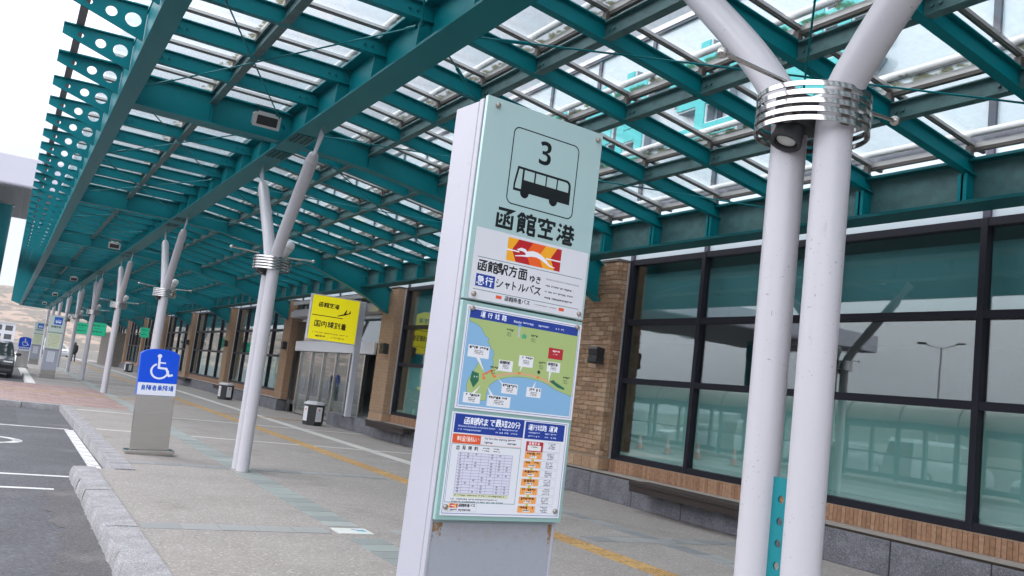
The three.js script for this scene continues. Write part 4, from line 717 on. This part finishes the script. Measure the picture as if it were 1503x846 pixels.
// ------------------------------------------------------------------ cars
function car(label, pos, turn, paint, kind, group, extra) {  // nose towards +z
  const t = thing(kind === 'van' ? 'parked_van' : kind === 'taxi' ? 'taxi' : 'parked_car', label, kind === 'van' ? 'van' : kind === 'taxi' ? 'taxi' : 'car', pos, turn, group);
  const van = kind === 'van', L = van ? 4.6 : 4.6, hw = .86, hb = van ? 1.02 : .86, hr = van ? 1.9 : 1.44;
  const P = new THREE.MeshPhysicalMaterial({ color: paint, roughness: .3, clearcoat: 1, clearcoatRoughness: .06 }), G = new THREE.MeshPhysicalMaterial({ color: rgb(.03, .045, .045), roughness: .06, ior: 2.1 });
  const side = (pts, half, bev) => { const s = new THREE.Shape(pts.map(p => new THREE.Vector2(...p))); const g = new THREE.ExtrudeGeometry(s, { depth: half * 2 - bev * 2, bevelEnabled: true, bevelSize: bev, bevelThickness: bev, bevelSegments: 3, steps: 1 }); g.translate(0, 0, -half + bev); g.rotateY(-Math.PI / 2); return g; };
  const taper = (g, y0, y1, k) => { const p = g.attributes.position; for (let i = 0; i < p.count; i++) { const f = Math.max(0, Math.min(1, (p.getY(i) - y0) / (y1 - y0))); p.setX(i, p.getX(i) * (1 - k * f)); } g.computeVertexNormals(); return toCreasedNormals(strip(g), .6); };
  // x of these outlines runs along the car
  const body = van ? [[2.2, .28], [2.24, .62], [2.05, .86], [1.55, 1.02], [-2.2, 1.04], [-2.26, .6], [-2.2, .28], [-1.75, .26], [-1.66, .5], [-1.4, .62], [-1.14, .5], [-1.05, .24], [1.0, .24], [1.09, .5], [1.35, .62], [1.61, .5], [1.7, .26]] : [[2.22, .26], [2.26, .52], [2.16, .68], [1.75, .78], [1.05, .86], [-1.45, .9], [-2.1, .86], [-2.24, .6], [-2.2, .28], [-1.75, .24], [-1.66, .48], [-1.4, .6], [-1.14, .48], [-1.05, .2], [1.0, .2], [1.09, .48], [1.35, .6], [1.61, .48], [1.7, .24]];
  part('body', taper(side(body, hw, .05), .45, 1.0, .05), P, t);
  const cab = van ? [[1.62, 1.0], [.95, 1.72], [.6, 1.8], [-2.0, 1.8], [-2.2, 1.0]] : [[1.1, .84], [.32, 1.33], [.0, 1.38], [-.95, 1.36], [-1.3, 1.28], [-1.85, .86]];
  part('windows', taper(side(cab, hw - .05, .03), hb, hr, .2), G, t);
  const roof = van ? [[.98, 1.74], [.6, 1.86], [-2.0, 1.87], [-2.1, 1.74]] : [[.3, 1.34], [.0, 1.415], [-.95, 1.40], [-1.3, 1.30]];
  part('roof', taper(side(roof, hw - .04, .03), hb, hr, .2), P, t);
  const k = .205 * 1, wAt = y => (hw - .055) * (1 - .2 * Math.max(0, Math.min(1, (y - hb) / (hr - hb)))), pil = [];
  for (const s of [-1, 1]) for (const [za, ya, zb, yb] of van ? [[1.6, 1.02, .95, 1.74], [.4, 1.02, .35, 1.78], [-.8, 1.02, -.8, 1.78], [-2.17, 1.02, -2.0, 1.78]] : [[1.08, .86, .32, 1.35], [-.3, .88, -.35, 1.37], [-1.5, .88, -1.05, 1.36], [-1.8, .88, -1.28, 1.31]]) pil.push(bar(V(s * wAt(ya), ya, za), V(s * wAt(yb), yb, zb), .035, 6));
  part('pillars', merge(pil), P, t);
  for (const z of [1.35, -1.4]) for (const s of [-1, 1]) {
    const w = part('wheel', new THREE.TorusGeometry(.235, .085, 10, 28).rotateY(Math.PI / 2).scale(1.15, 1, 1), M.rubber, t); w.position.set(s * (hw - .11), .32, z);
    part('rim', new THREE.CylinderGeometry(.19, .19, .12, 20).rotateZ(Math.PI / 2), M.alu, w);
  }
  for (const s of [-1, 1]) { part('headlight', rbox(.34, .13, .1, .03, s * .62, .62, 2.2), std(rgb(.6, .62, .62), .12), t); part('tail_light', rbox(.26, .16, .06, .02, s * .66, .72, -2.22), std(rgb(.3, .01, .01), .25), t); const m = part('mirror', rbox(.2, .12, .12, .035, s * (hw + .1), .96, .78), P, t); part('mirror_arm', box(s * (hw + .01) - .05, s * (hw + .01) + .05, .92, .95, .76, .82), M.dark, m); }
  part('grille', rbox(.8, .13, .06, .02, 0, .60, 2.235), M.dark, t); part('lower_bumper', rbox(1.6, .16, .1, .04, 0, .34, 2.24), kind === 'taxi' ? M.dark : P, t); part('plate', rbox(.33, .16, .02, .005, 0, .45, 2.3), M.whitePanel, t);
  if (extra) extra(t);
}
car('black taxi with yellow roof light at the kerb on the far left', [-.32, -.13, -42.5], 0, rgb(.006, .007, .008), 'taxi', undefined, t => { part('roof_light', rbox(.5, .16, .16, .03, -.05, 1.52, .05), std(rgb(.85, .6, .02), .4, { emissive: rgb(.85, .6, .02), emissiveIntensity: .15 }), t); });
car('white car parked beyond the pavement end, right of the far columns', [5.3, 0, -112], .3, rgb(.66, .67, .68), 'car', 'white cars beyond the pavement end'); car('white van parked beyond the pavement end, behind the white car', [4.6, 0, -120], .3, rgb(.68, .69, .7), 'van', 'white cars beyond the pavement end');
const lot = [[-17, -46, 'van'], [-17.3, -40.2, 'car'], [-17, -34.5, 'van'], [-17.2, -29.5, 'car'], [-17, -24.2, 'van'], [-17.1, -18.6, 'car'], [-17.2, -13.2, 'car']];
['far white van', 'far silver car', 'white van behind the cones', 'silver car', 'white van in the middle', 'pale car', 'nearest pale car'].forEach((w, i) => car(`${w} in the row parked behind the glass shelter across the road`, [lot[i][0], -.13, lot[i][1]], Math.PI / 2 * (i % 2 ? 1 : -1) + .2, i % 2 ? rgb(.45, .47, .5) : rgb(.66, .67, .68), lot[i][2], 'cars parked behind the shelter'));

// ------------------------------------------------------------------ person walking away down the pavement
{
  const sd = (p, a, b, ra, rb) => { const ab = b.clone().sub(a), h = Math.max(0, Math.min(1, p.clone().sub(a).dot(ab) / ab.lengthSq())); return p.distanceTo(a.clone().addScaledVector(ab, h)) - (ra + (rb - ra) * h); };
  const bl = (caps, res, c, s) => {                    // one smooth skin round tapered bones
    const mc = new MarchingCubes(res, new THREE.MeshBasicMaterial(), false, false, 60000); mc.isolation = 0; const p = new THREE.Vector3();
    for (let k = 0; k < res; k++) for (let j = 0; j < res; j++) for (let i = 0; i < res; i++) {
      p.set((i / (res / 2) - 1) * s + c.x, (j / (res / 2) - 1) * s + c.y, (k / (res / 2) - 1) * s + c.z); let d = 9; const kk = .05;
      for (const [a, b, ra, rb] of caps) { const e = sd(p, a, b, ra, rb), h = Math.max(0, Math.min(1, .5 + .5 * (e - d) / kk)); d = e + (d - e) * h - kk * h * (1 - h); }
      mc.field[i + j * res + k * res * res] = -d;
    }
    mc.update(); const n = mc.count, g = new THREE.BufferGeometry(), P = new Float32Array(n * 3), N = new Float32Array(n * 3);
    for (let q = 0; q < n; q++) for (let a = 0; a < 3; a++) { P[q * 3 + a] = mc.positionArray[q * 3 + a] * s + [c.x, c.y, c.z][a]; N[q * 3 + a] = mc.normalArray[q * 3 + a]; }
    g.setAttribute('position', new THREE.BufferAttribute(P, 3)); g.setAttribute('normal', new THREE.BufferAttribute(N, 3)); g.setAttribute('uv', new THREE.BufferAttribute(new Float32Array(n * 2), 2)); return g;
  };
  const t = thing('person', 'person in black coat and dark trousers walking away down the pavement', 'person', [5.6, 0, -88], .1);
  const hand = (x, y, z, s) => { const q = [bar(V(x, y, z), V(x, y - .085, z - .01), .038, 8, .036)]; for (let f = 0; f < 4; f++) { const fz = z - .03 + f * .021, l = [.07, .08, .075, .06][f]; q.push(bar(V(x, y - .085, fz), V(x - s * .012, y - .085 - l * .55, fz - .006), .0095, 6), bar(V(x - s * .012, y - .085 - l * .55, fz - .006), V(x - s * .03, y - .085 - l, fz - .01), .009, 6)); } q.push(bar(V(x, y - .03, z - .035), V(x - s * .01, y - .085, z - .07), .011, 6)); return q; };
  const skin = std(rgb(.42, .26, .19), .6);
  const body = bl([[V(0, 1.0, 0), V(0, 1.4, .01), .15, .17], [V(-.15, 1.4, 0), V(.15, 1.4, 0), .08, .08], [V(-.09, .92, 0), V(-.1, .5, -.12), .095, .065], [V(-.1, .5, -.12), V(-.1, .1, -.02), .062, .045], [V(.09, .92, 0), V(.1, .5, .12), .095, .065], [V(.1, .5, .12), V(.1, .12, .3), .062, .045], [V(-.1, .05, .02), V(-.1, .035, -.16), .05, .04], [V(.1, .07, .34), V(.1, .03, .2), .05, .04], [V(-.2, 1.38, 0), V(-.25, 1.1, .08), .06, .05], [V(-.25, 1.1, .08), V(-.24, .86, .0), .048, .036], [V(.2, 1.38, 0), V(.25, 1.1, -.06), .06, .05], [V(.25, 1.1, -.06), V(.24, .86, -.14), .048, .036], [V(0, 1.44, 0), V(0, 1.54, 0), .06, .055], [V(0, 1.60, .0), V(0, 1.64, -.01), .092, .09]], 72, V(0, .86, 0), .96);
  part('body', body, std(rgb(.012, .012, .014), .8), t);
  part('coat', bl([[V(0, .85, .01), V(0, 1.38, .01), .215, .2], [V(-.16, 1.39, 0), V(.16, 1.39, 0), .095, .095], [V(-.2, 1.38, 0), V(-.255, 1.1, .08), .078, .066], [V(-.255, 1.1, .08), V(-.245, .89, .01), .064, .052], [V(.2, 1.38, 0), V(.255, 1.1, -.06), .078, .066], [V(.255, 1.1, -.06), V(.245, .89, -.13), .064, .052]], 60, V(0, 1.1, 0), .62), M.black, t);
  part('face', [new THREE.SphereGeometry(.084, 20, 14).scale(.9, 1.2, .95).translate(0, 1.62, -.03), new THREE.ConeGeometry(.016, .04, 6).rotateX(-Math.PI / 2).translate(0, 1.61, -.125), bar(V(-.02, 1.565, -.105), V(.02, 1.565, -.105), .006), new THREE.SphereGeometry(.022, 8, 6).scale(.4, 1, .8).translate(-.092, 1.62, 0), new THREE.SphereGeometry(.022, 8, 6).scale(.4, 1, .8).translate(.092, 1.62, 0)], skin, t);
  part('hair', new THREE.SphereGeometry(.106, 20, 14, 0, Math.PI * 2, 0, 1.9).rotateX(.5).translate(0, 1.645, .012), M.dark, t);
  part('hand', merge(hand(-.24, .86, .0, -1)), skin, t); part('hand', merge(hand(.24, .86, -.14, 1)), skin, t);
}

// ------------------------------------------------------------------ across the road: high slab roof, glass shelter, cones, poles, hills
{
  const t = thing('road_canopy', 'big pale flat roof slab on round turquoise columns over the road, far left', 'canopy', [-15, 0, -45]);
  const x0 = -18, x1 = 16.0, y0 = 7.45, y1 = 8.75;
  part('slab', rbox(x1 - x0, y1 - y0 - .02, 10.9, .12, (x0 + x1) / 2, (y0 + y1) / 2 + .01, -.45, 3), std(rgb(.55, .54, .60), .45), t);
  for (let x = x0 + 2; x < x1; x += 2.4) part('front_joint', box(x - .012, x + .012, y0 + .15, y1 - .12, 4.97, 5.004), M.dark, t);
  for (let x = x0 + .5; x < x1 - .6; x += 1.15) part('soffit_panel', box(x, x + 1.13, y0 - .01, y0 + .012, -5.5, 4.6), std(rgb(.30, .29, .28), .5), t);
  for (const [x, z] of [[13.9, -.6], [1.5, -.6], [-12, -.6]]) { part('column', new THREE.CylinderGeometry(.5, .5, y0 + .14, 32).translate(x, (y0 - .14) / 2, z), M.teal, t); part('column_head', new THREE.CylinderGeometry(.56, .56, .08, 32).translate(x, y0 - .06, z), M.steel, t); }
}
{
  const t = thing('glass_shelter', 'long turquoise glass shelter with arched roof across the road, mirrored in the windows', 'shelter', [-12.6, -.13, -18]);
  const z0 = -34, z1 = 30, n = 26;
  part('platform', box(-1.4, 1.5, 0, .14, z0, z1), std(rgb(.3, .29, .28), .85), t);
  part('beam', merge([box(.7, .86, 2.22, 2.5, z0, z1), box(.72, .84, .22, .42, z0, z1), box(-.96, -.8, 2.22, 2.5, z0, z1), box(.74, .82, 1.15, 1.21, z0, z1)]), M.teal, t);
  for (let i = 0; i <= n; i++) {
    const z = z0 + (z1 - z0) * i / n; part('post', merge([box(.71, .85, .14, 2.22, z - .07, z + .07), box(-.95, -.81, .14, 2.22, z - .07, z + .07)]), M.teal, t);
    const ar = []; for (let k = 0; k < 12; k++) { const a = k / 12 * Math.PI, b = (k + 1) / 12 * Math.PI; ar.push(bar(V(-.05 + .88 * Math.cos(a), 2.5 + .85 * Math.sin(a), z), V(-.05 + .88 * Math.cos(b), 2.5 + .85 * Math.sin(b), z), .03, 5)); } part('roof_hoop', merge(ar), M.aluDark, t);
    if (i < n) { const L = (z1 - z0) / n; part('side_pane', box(.775, .785, .42, 2.22, z + .07, z + L - .07), M.clearGlass, t); const c = new THREE.CylinderGeometry(.87, .87, L - .04, 18, 1, true, 0, Math.PI); c.rotateZ(Math.PI / 2); c.rotateY(Math.PI / 2); c.scale(1, .97, 1); const o = part('roof_sheet', c, std(rgb(.42, .42, .38), .35, { side: THREE.DoubleSide }), t); o.position.set(-.05, 2.5, z + L / 2); }
  }
}
{
  const c = thing('traffic_cone', 'orange traffic cone across the road, nearest of the row', 'traffic cone', [-6.5, -.13, -25.8], 0, 'traffic cones along the far lane'); c.userData.base = 'traffic_cone';
  const cone = (a, b, r0, r1) => new THREE.CylinderGeometry(r1, r0, b - a, 20).translate(0, (a + b) / 2, 0);
  part('foot', rbox(.38, .04, .38, .01, 0, .02, 0), M.rubber, c); part('cone_body', merge([cone(.04, .3, .15, .105), cone(.44, .7, .075, .03)]), std(rgb(.6, .09, .02), .5), c); part('white_band', cone(.3, .44, .105, .075), M.whitePanel, c);
  ['second', 'third', 'farthest'].forEach((w, i) => copyOf(c, [-6.5, -.13, -27.9 - i * 1.9], `orange traffic cone across the road, ${w} of the row`));
  const u = thing('utility_pole', 'grey utility pole with crossarms beyond the car park', 'pole', [-38, -.13, -48]); part('shaft', bar(V(0, 0, 0), V(0, 11, 0), .17, 12, .11), std(rgb(.25, .24, .23), .8), u); part('crossarm', merge([box(-.9, .9, 10.2, 10.3, -.05, .05), box(-.7, .7, 9.5, 9.6, -.05, .05)]), M.dark, u); part('transformer', new THREE.CylinderGeometry(.28, .28, .8, 16).translate(.3, 8.8, .25), M.alu, u);
  const l = thing('street_lamp', 'grey double street lamp beyond the car park', 'street lamp', [-34, -.13, -36]); part('mast', bar(V(0, 0, 0), V(0, 8.2, 0), .09, 12, .06), M.alu, l); part('arm', merge([bar(V(0, 8.1, 0), V(0, 8.4, 1.2), .035), bar(V(0, 8.1, 0), V(0, 8.4, -1.2), .035)]), M.alu, l); for (const s of [-1, 1]) part('lamp_head', rbox(.22, .1, .6, .04, 0, 8.42, s * 1.4), M.dark, l);
}
{ // hills: the brown one at the end of the road, low ones to the west
  function hill(name, cx, cz, wx, wz, h, seed, mat) {
    const g = new THREE.PlaneGeometry(wx, wz, 90, 40); g.rotateX(-Math.PI / 2); const p = g.attributes.position;
    for (let i = 0; i < p.count; i++) { const u = p.getX(i) / wx, v = p.getZ(i) / wz, f = Math.max(0, Math.cos(u * Math.PI)) ** .6 * Math.max(0, Math.cos(v * Math.PI)); p.setY(i, -1 + f * h * (.55 + .75 * fbm(u * 9 + 20, v * 6 + 20, 64, seed, 4))); }
    g.computeVertexNormals(); const o = struct(name, g, mat); o.position.set(cx, 0, cz); return o;
  }
  const tex = noiseTex(256, (i, j, N) => { const a = fbm(i / N * 7, j / N * 7, 7, 81, 5); const b = fbm(i / N * 30, j / N * 30, 30, 85, 3); return a + b * .5 > .78 ? [.52 + a * .16, .45 + a * .14, .40 + a * .12] : [.38 + a * .12, .35 + a * .12, .32 + a * .08]; });
  tex.repeat.set(17, 7); hill('hill', 0, -520, 700, 240, 26, 5, std(0xffffff, .95, { map: tex }));
  const m2 = std(rgb(.07, .09, .06), .95); hill('hill', -820, -260, 300, 1400, 46, 9, m2); hill('hill', -700, 300, 300, 900, 40, 13, m2);
  const b = thing('white_building', 'small white building at the foot of the brown hill, far left', 'building', [-2, 0, -285]); part('wall', box(-6, 4.4, 0, 5.2, -5, 5), M.whitePanel, b); part('roof', box(-6.3, 4.7, 5.2, 5.5, -5.3, 5.3), M.alu, b); for (let x = -5; x < 4; x += 2.6) for (const y of [.8, 3.2]) part('window', box(x - .9, x + .9, y, y + 1.4, 4.98, 5.06), M.black, b);
}
renderer.render(scene, camera);
